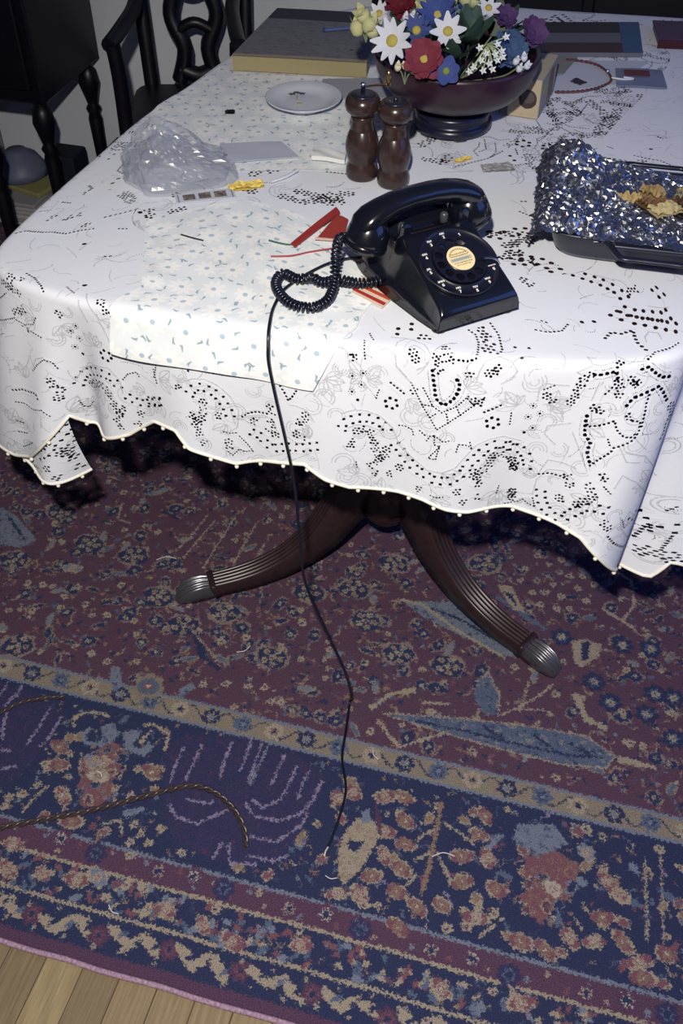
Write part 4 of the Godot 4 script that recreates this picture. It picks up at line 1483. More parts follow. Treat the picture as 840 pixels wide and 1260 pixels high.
func build_room() -> void:
	# x from -2.3 to 2.5, z from 2.4 (behind the photographer) to -2.17
	wall_box("wall_back", Vector3(5.0, 2.6, .1), Vector3(.1, 1.3, -2.22), M.wall)
	wall_box("baseboard_back", Vector3(4.8, .09, .014), Vector3(.1, .045, -2.1625), mat(c8(214, 216, 220), .5))
	wall_box("wall_left", Vector3(.1, 2.6, 4.8), Vector3(-2.35, 1.3, 0), M.plain_wall)
	wall_box("wall_front", Vector3(5.0, 2.6, .1), Vector3(.1, 1.3, 2.45), M.plain_wall)
	wall_box("ceiling", Vector3(5.0, .1, 5.0), Vector3(.1, 2.65, 0), M.plain_wall)
	var f := Node3D.new()
	f.name = "wall_right"
	add_child(f)
	f.transform = room(Vector3(2.55, 0, 0), 90)
	structure(f)
	# local x runs along the wall, away from the photographer to the right
	wall_box("pier", Vector3(2.3, 2.6, .1), Vector3(-1.25, 1.3, 0), M.plain_wall, f)
	wall_box("pier", Vector3(.7, 2.6, .1), Vector3(2.05, 1.3, 0), M.plain_wall, f)
	wall_box("wall_below_window", Vector3(1.8, .95, .1), Vector3(.8, .475, 0), M.plain_wall, f)
	wall_box("wall_above_window", Vector3(1.8, .2, .1), Vector3(.8, 2.5, 0), M.plain_wall, f)
	var w := Node3D.new()
	w.name = "window_1"
	add_child(w)
	w.transform = room(Vector3(2.55, 1.675, -.8), 90)
	structure(w)
	var fr := box_st(Vector3(1.8, .05, .06), .004, null, Vector3(0, .70, 0))
	box_st(Vector3(1.8, .05, .06), .004, fr, Vector3(0, -.70, 0))
	box_st(Vector3(.05, 1.45, .06), .004, fr, Vector3(.875, 0, 0))
	box_st(Vector3(.05, 1.45, .06), .004, fr, Vector3(-.875, 0, 0))
	box_st(Vector3(.05, 1.45, .06), .004, fr, Vector3.ZERO)
	part("window_frame", done(fr), mat(c8(200, 200, 196), .5), w)
	var glass := mat(Color(.9, .95, 1, .08), .02)
	glass.transparency = BaseMaterial3D.TRANSPARENCY_ALPHA
	for s in [-1.0, 1.0]:
		part("pane", box(Vector3(.82, 1.34, .004), .0005), glass, w, Vector3(.438 * s, 0, 0))
	# floor: boards run away from the photographer, at right angles to the rug's edge
	var fl := Node3D.new()
	fl.name = "floor"
	add_child(fl)
	fl.transform = room(Vector3.ZERO)
	structure(fl)
	part("subfloor", box(Vector3(5.0, .06, 5.0), .002), mat(c8(96, 78, 54), .7), fl, Vector3(.1, -.045, 0))
	rng.seed = 71
	var widths := [.0572, .0576, .0568]
	var x := -2.28
	var n := 0
	while x < 2.46:
		var w_: float = widths[n % 3]
		var joint := rng.randf_range(.25, 1.5)
		for seg in [[-.30, joint], [joint, 2.39]]:
			var l: float = seg[1] - seg[0] - .0012
			part("plank", box(Vector3(w_, .0149, l), .0011), M.plank[rng.randi() % 4], fl, Vector3(x + w_ / 2, -.0075 + rng.randf_range(-.0003, .0), (seg[0] + seg[1]) / 2))
		x += w_ + .0009
		n += 1

func build_rug() -> void:
	var r := Node3D.new()
	r.name = numbered("rug")
	add_child(r)
	r.transform = room(Vector3(0, .001, 0))
	tag(r, "worn oriental rug of maroon, navy and tan under the table", "rug")
	var rows := []
	var uvs := []
	var st := SurfaceTool.new()
	st.begin(Mesh.PRIMITIVE_TRIANGLES)
	rng.seed = 32
	var nb := FastNoiseLite.new()
	nb.frequency = 1.7
	nb.seed = 4
	var xs := []
	for i in 81:
		xs.append(-1.9 + i * .05)
	var bs := [[0.0, 0.0], [.0, .006], [.003, .0085]]
	var b := .02
	while b < 2.145:
		bs.append([b, .009])
		b += .04
	for q in bs:
		var row := PackedVector3Array()
		var u := PackedVector2Array()
		for x in xs:
			var wob: float = nb.get_noise_2d(x * 3.0, 0.0) * .006 * maxf(0.0, 1.0 - q[0] * 3.0)
			row.append(Vector3(x, q[1] + .0006 * nb.get_noise_2d(x, q[0]) * (1.0 if q[1] > .008 else 0.0), -(q[0] + wob)))
			u.append(Vector2((x + .7) / 1.7, (q[0] if q[0] <= 1.7 else 3.4 - q[0]) / 1.7))
		rows.append(row)
		uvs.append(u)
	for i in rows.size() - 1:
		for j in xs.size() - 1:
			for o in [[i, j], [i, j + 1], [i + 1, j + 1], [i, j], [i + 1, j + 1], [i + 1, j]]:
				st.set_uv(uvs[o[0]][o[1]])
				var p: Vector3 = rows[o[0]][o[1]]
				st.set_uv2(Vector2(p.x, p.z) * 1.6)
				st.add_vertex(p)
	var m := mat(Color.WHITE, 1.0, 0.0, .1)
	m.albedo_texture = paint_rug()
	m.detail_enabled = true
	m.detail_blend_mode = BaseMaterial3D.BLEND_MODE_MUL
	m.detail_uv_layer = BaseMaterial3D.DETAIL_UV_2
	m.detail_albedo = mottled(c8(112, 108, 124), c8(255, 253, 246), .3, 9, 1024, FastNoiseLite.TYPE_SIMPLEX)
	m.rim_enabled = true
	m.rim = .12
	m.heightmap_enabled = true
	m.heightmap_scale = .12
	m.heightmap_texture = mottled(Color.BLACK, Color.WHITE, .25, 10, 1024, FastNoiseLite.TYPE_SIMPLEX)
	m.uv1_scale = Vector3.ONE
	part("pile", done(st), m, r)
	# whipped edge: a pale pink cord over the plum selvage
	var path := []
	for x in xs:
		path.append(Vector3(x, .0045, -nb.get_noise_2d(x * 3.0, 0.0) * .006 + .003))
	var bm := grain_mat(c8(128, 92, 120), c8(196, 176, 190), .08, Vector3(9, 9, 9), .95, 14, .1)
	part("edge_binding", tube(path, .0042, 7, 2), bm, r)

# ---------------------------------------------------------------- table and cloth
func build_table() -> void:
	var hub := Vector2(.087, 1.36)
	var t := thing("dining_table", "dark wooden dining table on a reeded three-legged pedestal under lace cloth", "table", v3(hub.x, 0, hub.y))
	var rows := []
	for lv in [[.036, .722], [.008, .724], [.004, .732], [.004, .750], [.008, .7575], [.05, .7585]]:
		var ring := PackedVector3Array()
		for k in 160:
			var s := perimeter * k / 160
			var p: Vector2 = edge_at(s) - edge_out(s) * lv[0]
			ring.append(v3(p.x - hub.x, lv[1], p.y - hub.y))
		rows.append(ring)
	var st := grid(rows, null, true)
	cap(st, rows[0], true)
	cap(st, rows[rows.size() - 1])
	part("tabletop", done(st), M.mahogany, t)
	var ap := []
	for lv in [[.13, .655], [.115, .655], [.115, .722], [.13, .722]]:
		var ring := PackedVector3Array()
		for k in 120:
			var s := perimeter * k / 120
			var p: Vector2 = edge_at(s).lerp(CENTRE, lv[0] * 1.6)
			ring.append(v3(p.x - hub.x, lv[1], p.y - hub.y))
		ap.append(ring)
	ap.append(ap[0])
	part("apron", done(grid(ap, null, true)), M.mahogany, t)
	# turned column with its ringed drop
	part("column", lathe([[.0, .128], [.026, .129], [.034, .133], [.036, .138], [.032, .142], [.033, .145], [.044, .147], [.047, .153], [.044, .158], [.045, .161], [.055, .164], [.058, .171], [.055, .178], [.053, .182], [.050, .30], [.046, .315], [.030, .33], [.034, .37], [.046, .43], [.050, .48], [.044, .54], [.032, .58], [.030, .62], [.045, .635], [.052, .65], [.052, .6549], [.0, .6549]], 40), M.mahogany, t)
	part("block", box(Vector3(.42, .03, .42), .006), M.mahogany, t, Vector3(0, .70, 0), Vector3(0, 20, 0))
	for az in [[195.8], [316.0], [76.0]]:
		var a := deg_to_rad(az[0])
		# local x runs outward along the leg
		var out := v3(cos(a), 0, sin(a))
		var b := Basis(out, Vector3.UP, out.cross(Vector3.UP))
		var leg := part("leg", leg_mesh(), M.leg, t)
		leg.transform = Transform3D(b, Vector3(0, .0045, 0))
		part("cuff", done(cuff_st()), M.leg, leg)
		part("toe_cap", toe_mesh(), M.toe, leg)

const LEG_TOP := [[.03, .33, .19], [.07, .302, .16], [.098, .250, .105], [.125, .186, .080], [.155, .133, .066], [.20, .089, .052], [.25, .063, .043], [.30, .051, .038], [.352, .047, .035]]

func leg_section(r: float, y: float, depth: float, dir: Vector2, w: float, reed: float, reeds: int, lobes: float) -> PackedVector3Array:
	# a cross-section square to the leg: flat sides, rounded reeds on the upper face
	var up := Vector2(-dir.y, dir.x)
	var ring := PackedVector3Array()
	var base := Vector2(r, y)
	var q := base - up * depth
	ring.append(Vector3(q.x, q.y, -w * .40))
	q = base - up * depth * .5
	ring.append(Vector3(q.x, q.y, -w * .5))
	for k in reeds * 6 + 1:
		var u := float(k) / (reeds * 6)
		var e := sin(u * PI)
		q = base + up * (reed * absf(sin(u * PI * reeds)) - lobes * (1.0 - pow(e, .6)))
		ring.append(Vector3(q.x, q.y, lerpf(-w * .5, w * .5, u)))
	q = base - up * depth * .5
	ring.append(Vector3(q.x, q.y, w * .5))
	q = base - up * depth
	ring.append(Vector3(q.x, q.y, w * .40))
	return ring

func leg_mesh() -> ArrayMesh:
	var pts := []
	for p in LEG_TOP:
		pts.append(Vector3(p[0], p[1], p[2]))
	var path := curve_pts(pts, 4)
	var rows := []
	for i in path.size():
		var d := path[mini(i + 1, path.size() - 1)] - path[maxi(i - 1, 0)]
		var dir := Vector2(d.x, d.y).normalized()
		dir = Vector2(1, 0).slerp(dir, smoothstep(.0, .09, path[i].x))
		var reed := .0032 * smoothstep(.10, .15, path[i].x)
		rows.append(leg_section(path[i].x, path[i].y, path[i].z, dir, lerpf(.050, .040, clampf(path[i].x / .36, 0, 1)), reed, 5, .002))
	var st := grid(rows, null, true)
	cap(st, rows[0], true)
	cap(st, rows[rows.size() - 1])
	return done(st)

func cuff_st() -> SurfaceTool:
	var rows := []
	for k in [[.346, .0505, .040, .042], [.347, .0525, .042, .045], [.357, .0490, .042, .045], [.358, .0470, .040, .042]]:
		rows.append(leg_section(k[0], k[1], k[2], Vector2(.966, -.26), k[3], 0.0, 4, .002))
	var st := grid(rows, null, true)
	cap(st, rows[0], true)
	cap(st, rows[3])
	return st

func toe_mesh() -> ArrayMesh:
	var rows := []
	for k in [[.354, .0455, .036, .039, .004], [.368, .046, .036, .043, .006], [.384, .044, .034, .046, .007], [.400, .039, .029, .045, .007], [.412, .031, .021, .040, .006], [.420, .022, .012, .030, .004], [.423, .015, .005, .018, .002]]:
		rows.append(leg_section(k[0], k[1], k[2], Vector2(.98, -.2), k[3], k[4], 4, .006))
	var st := grid(rows, null, true)
	cap(st, rows[0], true)
	cap(st, rows[rows.size() - 1])
	return done(st)

func lace_material(t: Texture2D, relief: Texture2D = null) -> StandardMaterial3D:
	var m := mat(Color.WHITE, .92, 0.0, .15)
	m.albedo_texture = t
	m.transparency = BaseMaterial3D.TRANSPARENCY_ALPHA_SCISSOR
	m.alpha_scissor_threshold = .5
	m.cull_mode = BaseMaterial3D.CULL_DISABLED
	m.heightmap_enabled = true
	m.heightmap_scale = .05 if relief else .03
	m.heightmap_texture = relief if relief else mottled(Color.BLACK, Color.WHITE, .7, 15, 1024)
	return m

func build_tablecloth() -> void:
	var ts := [-.2, -.15, -.1, -.06, -.03, -.012, 0.0]
	var cols := PackedFloat32Array()
	var s := 0.0
	while s < perimeter - .002:
		cols.append(s)
		s += .0035 if s < 1.4 else .012
	cols.append(perimeter)
	var rows := []
	var uvs := []
	var nt := ts.size() + 4 + 18
	for i in nt:
		var row := PackedVector3Array()
		var u := PackedVector2Array()
		for c in cols:
			var hem := table_of(HEM, c)
			var t := 0.0
			if i < ts.size():
				t = ts[i]
			elif i < ts.size() + 4:
				t = EDGE_R * PI / 2 * (i - ts.size() + 1) / 4.0
			else:
				t = lerpf(EDGE_R * PI / 2, hem, float(i - ts.size() - 3) / 18.0)
			row.append(cloth_at(c, t))
			u.append(Vector2(c / STRIP_LEN, (t + STRIP_BACK) / STRIP_SPAN))
		rows.append(row)
		uvs.append(u)
	var mesh := done(grid(rows, uvs))
	var top_rows := []
	var top_uvs := []
	for i in 13:
		var row := PackedVector3Array()
		var u := PackedVector2Array()
		for k in 161:
			var q := cloth_at(perimeter * (k % 160) / 160, -.2)
			var p := Vector2(q.x, -q.z).lerp(CENTRE, i / 12.0)
			row.append(v3(p.x, TABLE_Y, p.y))
			u.append(Vector2((p.x + .55) / 1.45, (p.y - 1.0) / 1.3))
		top_rows.append(row)
		top_uvs.append(u)
	var st := grid(top_rows, top_uvs)
	st.generate_normals()
	st.index()
	mesh = st.commit(mesh)
	mesh.surface_set_material(0, lace_material(paint_lace_edge(), paint_lace_relief()))
	mesh.surface_set_material(1, lace_material(paint_lace_top()))
	var o := MeshInstance3D.new()
	o.name = numbered("tablecloth")
	o.mesh = mesh
	add_child(o)
	tag(o, "ivory cutwork lace tablecloth with scalloped hem over the dining table", "tablecloth")
	# the corner of the cloth, folded under at the left: a second layer with its own hem
	var frows := []
	var fuvs := []
	var fhem := PackedVector3Array()
	for i in 9:
		var row := PackedVector3Array()
		var u := PackedVector2Array()
		for j in 25:
			var f := j / 24.0
			var fs := lerpf(.196, .281, f)
			var ft := lerpf(table_of(HEM, fs) - .02, lerpf(.326, .346, f) + .008 * sin(f * PI), i / 8.0)
			var e := edge_out(fs)
			row.append(cloth_at(fs, ft) - v3(e.x, 0, e.y) * .009)
			u.append(Vector2((fs + .62) / STRIP_LEN, (ft - .10 + STRIP_BACK) / STRIP_SPAN))
		frows.append(row)
		fuvs.append(u)
		if i == 8:
			fhem = row
	var flap := part("folded_corner", done(grid(frows, fuvs)), mesh.surface_get_material(0), o)
	part("hem_binding", done(tube_st(fhem, .0026, 6)), M.picot, flap)
	var hem_path := PackedVector3Array()
	for c in cols:
		hem_path.append(cloth_at(c, table_of(HEM, c)))
	part("hem_binding", done(tube_st(hem_path, .0026, 6)), M.picot, o)
	var pic := SurfaceTool.new()
	pic.begin(Mesh.PRIMITIVE_TRIANGLES)
	var prof := [[.0, -.0034], [.0022, -.0026], [.0032, -.0008], [.0032, .0008], [.0022, .0026], [.0, .0034]]
	s = .01
	while s < perimeter:
		lathe_st(prof, 6, pic, cloth_at(s, table_of(HEM, s) + .0055))
		s += .036
	for k in 5:
		lathe_st(prof, 6, pic, fhem[2 + k * 5] + Vector3(0, -.005, 0))
	var pe := part("picot_edging", done(pic), M.picot, o)
	pe.set_meta("kind", "stuff")

func build_floral_cloths() -> void:
	var m := mat(Color.WHITE, .55, 0.0, .35)
	m.albedo_texture = paint_floral()
	# the one in front, spread over the table's edge
	var back := [v3(-.288, 0, 1.345), v3(-.20, 0, 1.392), v3(-.118, 0, 1.398), v3(-.03, 0, 1.33), v3(.075, 0, 1.20)]
	var bc := curve_pts(back, 12)
	var rows := []
	var uvs := []
	var n := 48
	for i in 26:
		var row := PackedVector3Array()
		var u := PackedVector2Array()
		for j in n + 1:
			var f := float(j) / n
			var s := lerpf(.386, lerpf(.668, .715, clampf(i / 8.0, 0, 1)), f)
			var hem := .070 + .006 * f + .003 * sin(f * 9.0)
			if i <= 10:
				var t := lerpf(hem, -.05, i / 10.0)
				var p := cloth_at(s, t, .0022)
				var away := smoothstep(.02, .07, t) * (.010 * (1.0 - f) + .002 + .004 * (.5 + .5 * sin(f * 14.0)))
				var e := edge_out(s)
				row.append(p + v3(e.x * away, 0, e.y * away))
				u.append(Vector2(s, -t) / .36)
			else:
				var k := (i - 10) / 15.0
				var a := cloth_at(s, -.05, .0022)
				var z := bc[int(round(f * (bc.size() - 1)))]
				z.y = a.y
				var p := a.lerp(z, k)
				p.y += .0016 * (sin(f * 17.0 + k * 5.0) * sin(k * 11.0) + .4) * (1.0 - k * .5)
				row.append(p)
				u.append(Vector2(s - .05 * k * f, .05 + k * .24) / .36)
		rows.append(row)
		uvs.append(u)
	solo("floral_cloth", done(grid(rows, uvs)), m, "white cloth printed with pale blue daisies hanging over the table's front edge", "cloth")
	# the one at the back, flat under the saucer and the books
	var edge := [v3(.098, 0, 1.475), v3(.02, 0, 1.50), v3(-.05, 0, 1.508), v3(-.19, 0, 1.510), v3(-.27, 0, 1.60), v3(-.333, 0, 1.72), v3(-.262, 0, 1.86), v3(-.185, 0, 2.02), v3(-.078, 0, 2.145), v3(.0, 0, 2.19), v3(.10, 0, 2.06), v3(.13, 0, 1.9), v3(.125, 0, 1.75), v3(.112, 0, 1.6)]
	var poly := PackedVector3Array()
	var centre := v3(-.07, TABLE_Y + .0022, 1.78)
	for k in edge.size():
		for q in 4:
			var e: Vector3 = (edge[k] as Vector3).cubic_interpolate(edge[(k + 1) % edge.size()], edge[(k - 1 + edge.size()) % edge.size()], edge[(k + 2) % edge.size()], q / 4.0)
			e.y = TABLE_Y + .0018
			poly.append(e)
	poly.append(poly[0])
	rows = []
	uvs = []
	for i in 9:
		var row := PackedVector3Array()
		var u := PackedVector2Array()
		for p in poly:
			var q := p.lerp(centre, i / 8.0)
			row.append(q)
			u.append(Vector2(q.x, q.z) / .36)
		rows.append(row)
		uvs.append(u)
	solo("floral_cloth", done(grid(rows, uvs)), m, "pale blue flowered cloth lying flat under the saucer and telephone book", "cloth")

# ---------------------------------------------------------------- dark furniture behind the table
func turned_leg(h: float, r: float) -> ArrayMesh:
	return lathe([[.0, 0], [r * .55, 0], [r * .6, h * .04], [r * .45, h * .08], [r * .62, h * .3], [r * .78, h * .62], [r * .62, h * .66], [r * .85, h * .69], [r * .55, h * .72], [r * .8, h * .78], [r * 1.15, h * .86], [r * .95, h * .94], [r * .6, h * .97], [r * .9, h], [.0, h]], 20)

func build_furniture_behind() -> void:
	var c := thing("cabinet", "black wooden cabinet on turned legs against the wall", "cabinet")
	c.transform = room(Vector3(-1.0, .0115, -1.83))
	part("body", box(Vector3(.72, .55, .33), .006), M.blackwood, c, Vector3(-.33, .695, -.135))
	part("top", box(Vector3(.76, .025, .37), .006), M.blackwood, c, Vector3(-.33, .982, -.135))
	for d in 2:
		var dr := part("door", box(Vector3(.33, .48, .016), .004), M.blackwood, c, Vector3(-.16 - .35 * d, .70, .036))
		part("knob", lathe([[.0, 0], [.006, .0], [.006, .01], [.011, .014], [.011, .02], [.0, .024]], 12), M.brass, dr, Vector3(-.13 + .26 * d, .0, .007), Vector3(90, 0, 0))
	for p in [[0.0, 0.0], [-.66, 0.0], [0.0, -.27], [-.66, -.27]]:
		part("leg", turned_leg(.422, .026), M.blackwood, c, Vector3(p[0], 0.0, p[1]))
	var s := thing("stool", "black stool with turned legs at the left edge of the picture", "stool", v3(-1.02, .0115, 2.33), -8)
	part("seat", box(Vector3(.30, .05, .34), .012), M.blackwood, s, Vector3(-.035, .435, .02))
	for p in [[.13, -.09], [-.13, -.09], [.10, .15], [-.16, .15]]:
		part("leg", turned_leg(.412, .026), M.blackwood, s, Vector3(p[0], 0, p[1]))
	# armchair
	var a := thing("armchair", "black carved armchair standing beyond the far left of the table", "chair", v3(-.37, .0175, 2.45))
	var back := .19
	var post := func(x: float) -> ArrayMesh: return tube([Vector3(x, 0, -back - .06), Vector3(x, .25, -back), Vector3(x, .45, -back + .01), Vector3(x * 1.04, .62, -back - .01), Vector3(x * 1.12, .85, -back - .05), Vector3(x * 1.05, 1.0, -back - .09)], .019, 10, 6)
	part("back_post", post.call(-.125), M.blackwood, a)
	part("back_post", post.call(.125), M.blackwood, a)
	var sp := []
	# pierced splat: two curved ribbons and cross scrolls
	for side in [-1.0, 1.0]:
		part("splat_ribbon", tube([Vector3(.052 * side, .44, -back), Vector3(.030 * side, .52, -back), Vector3(.058 * side, .60, -back - .01), Vector3(.035 * side, .70, -back - .02), Vector3(.07 * side, .84, -back - .05), Vector3(.045 * side, .98, -back - .08)], .021, 8, 6), M.blackwood, a)
	part("splat_scroll", tube([Vector3(-.05, .56, -back), Vector3(0, .585, -back + .004), Vector3(.05, .56, -back)], .014, 8, 6), M.blackwood, a)
	part("splat_scroll", tube([Vector3(-.045, .47, -back), Vector3(0, .455, -back + .004), Vector3(.045, .47, -back)], .022, 8, 6), M.blackwood, a)
	part("splat_scroll", tube([Vector3(-.05, .68, -back), Vector3(0, .66, -back + .004), Vector3(.05, .68, -back)], .018, 8, 6), M.blackwood, a)
	part("top_rail", tube([Vector3(-.17, 1.0, -back - .09), Vector3(-.08, 1.03, -back - .09), Vector3(0, 1.04, -back - .09), Vector3(.08, 1.03, -back - .09), Vector3(.17, 1.0, -back - .09)], .026, 10, 6), M.blackwood, a)
	part("seat", box(Vector3(.33, .06, .40), .016), M.blackwood, a, Vector3(0, .41, .02))
	for side in [-1.0, 1.0]:
		part("arm", tube([Vector3(.128 * side, .70, -back - .015), Vector3(.118 * side, .69, -back + .07), Vector3(.115 * side, .672, -back + .17), Vector3(.13 * side, .662, -back + .28), Vector3(.145 * side, .655, -back + .355)], .017, 10, 6), M.blackwood, a)
		part("arm_support", tube([Vector3(.138 * side, .655, -back + .345), Vector3(.135 * side, .58, -back + .34), Vector3(.14 * side, .43, -back + .33)], .017, 10, 6), M.blackwood, a)
		part("leg", tube([Vector3(.14 * side, .40, .18), Vector3(.14 * side, .2, .18), Vector3(.14 * side, 0, .18)], .02, 10, 4), M.blackwood, a)
	# things on the floor under the cabinet
	var st := thing("newspaper_stack", "low stack of pale newspapers on the floor beneath the black cabinet", "newspapers", v3(-1.005, .0115, 2.805), ROOM_TURN)
	rng.seed = 51
	for k in 6:
		part("newspaper", box(Vector3(.30, .012, .2), .003), mat(c8(150, 150, 156).lerp(c8(190, 190, 190), rng.randf()), .9), st, Vector3(rng.randf_range(-.006, .006), .0062 + k * .0124, rng.randf_range(-.006, .006)), Vector3(0, rng.randf_range(-3, 3), 0))
	solo("folded_paper", box(Vector3(.13, .016, .10), .004), mat(c8(146, 142, 92), .8), "yellow green folded packet under the upturned bowl on newspapers", "packet", v3(-.915, .0925, 2.785), -30)
	var dome := thing("upturned_bowl", "grey blue bowl turned upside down on the newspaper stack", "bowl", v3(-.965, .102, 2.845))
	part("shell", lathe([[.0, .072], [.03, .072], [.032, .068], [.058, .052], [.078, .02], [.082, .0], [.079, .0], [.075, .02], [.055, .049], [.0, .066]], 32), mat(c8(98, 106, 134), .5), dome)
	solo("dark_box", box(Vector3(.09, .19, .09), .004), mat(c8(24, 28, 46), .6), "navy upright box beside the newspapers beneath the black cabinet", "box", v3(-.80, .108, 2.775), ROOM_TURN)
	solo("dark_box", box(Vector3(.08, .20, .08), .004), mat(c8(16, 18, 36), .6), "taller dark box by the rear leg of the black cabinet", "box", v3(-.632, .113, 2.80), ROOM_TURN)
	solo("card_panel", box(Vector3(.13, .34, .008), .002), mat(c8(120, 124, 142), .8), "grey blue card panel leaning against the wall behind the stool", "panel", v3(-1.10, .182, 2.975), ROOM_TURN)
	# dark sideboard filling the wall behind the table's far end
	var sb := thing("sideboard", "black sideboard behind the far end of the table", "sideboard")
	sb.transform = room(Vector3(.80, .0115, -2.045))
	part("body", box(Vector3(1.9, .80, .20), .006), M.blackwood, sb, Vector3(0, .47, 0))
	part("top", box(Vector3(1.96, .03, .22), .008), M.blackwood, sb, Vector3(0, .885, 0))
	for k in 4:
		var dr := part("door", box(Vector3(.44, .66, .014), .004), M.blackwood, sb, Vector3(-.69 + .46 * k, .48, .1055))
		part("knob", lathe([[.0, 0], [.006, .0], [.006, .01], [.011, .014], [.011, .02], [.0, .024]], 12), M.brass, dr, Vector3(.15, .1, .006), Vector3(90, 0, 0))
	for p in [[-.88, -.06], [.88, -.06], [-.88, .06], [.88, .06]]:
		part("foot", box(Vector3(.06, .07, .06), .006), M.blackwood, sb, Vector3(p[0], .036, p[1]))

# ---------------------------------------------------------------- telephone
func phone_ring(z: float, h: float, wb: float, wt: float) -> PackedVector3Array:
	var left := []
	var r := minf(.007, h * .3)
	for k in 6:
		var f := k / 5.0
		left.append(Vector2(lerpf(wb, wt, pow(f, .55)), f * (h - r)))
	for k in 4:
		var a := (k + 1) / 4.0 * PI / 2
		left.append(Vector2(wt - r + r * cos(a), h - r + r * sin(a)))
	var ring := PackedVector3Array()
	for p in left:
		ring.append(Vector3(-p.x, p.y, z))
	for k in 5:
		ring.append(Vector3(lerpf(-(wt - r), wt - r, (k + 1) / 6.0), h, z))
	left.reverse()
	for p in left:
		ring.append(Vector3(p.x, p.y, z))
	return ring

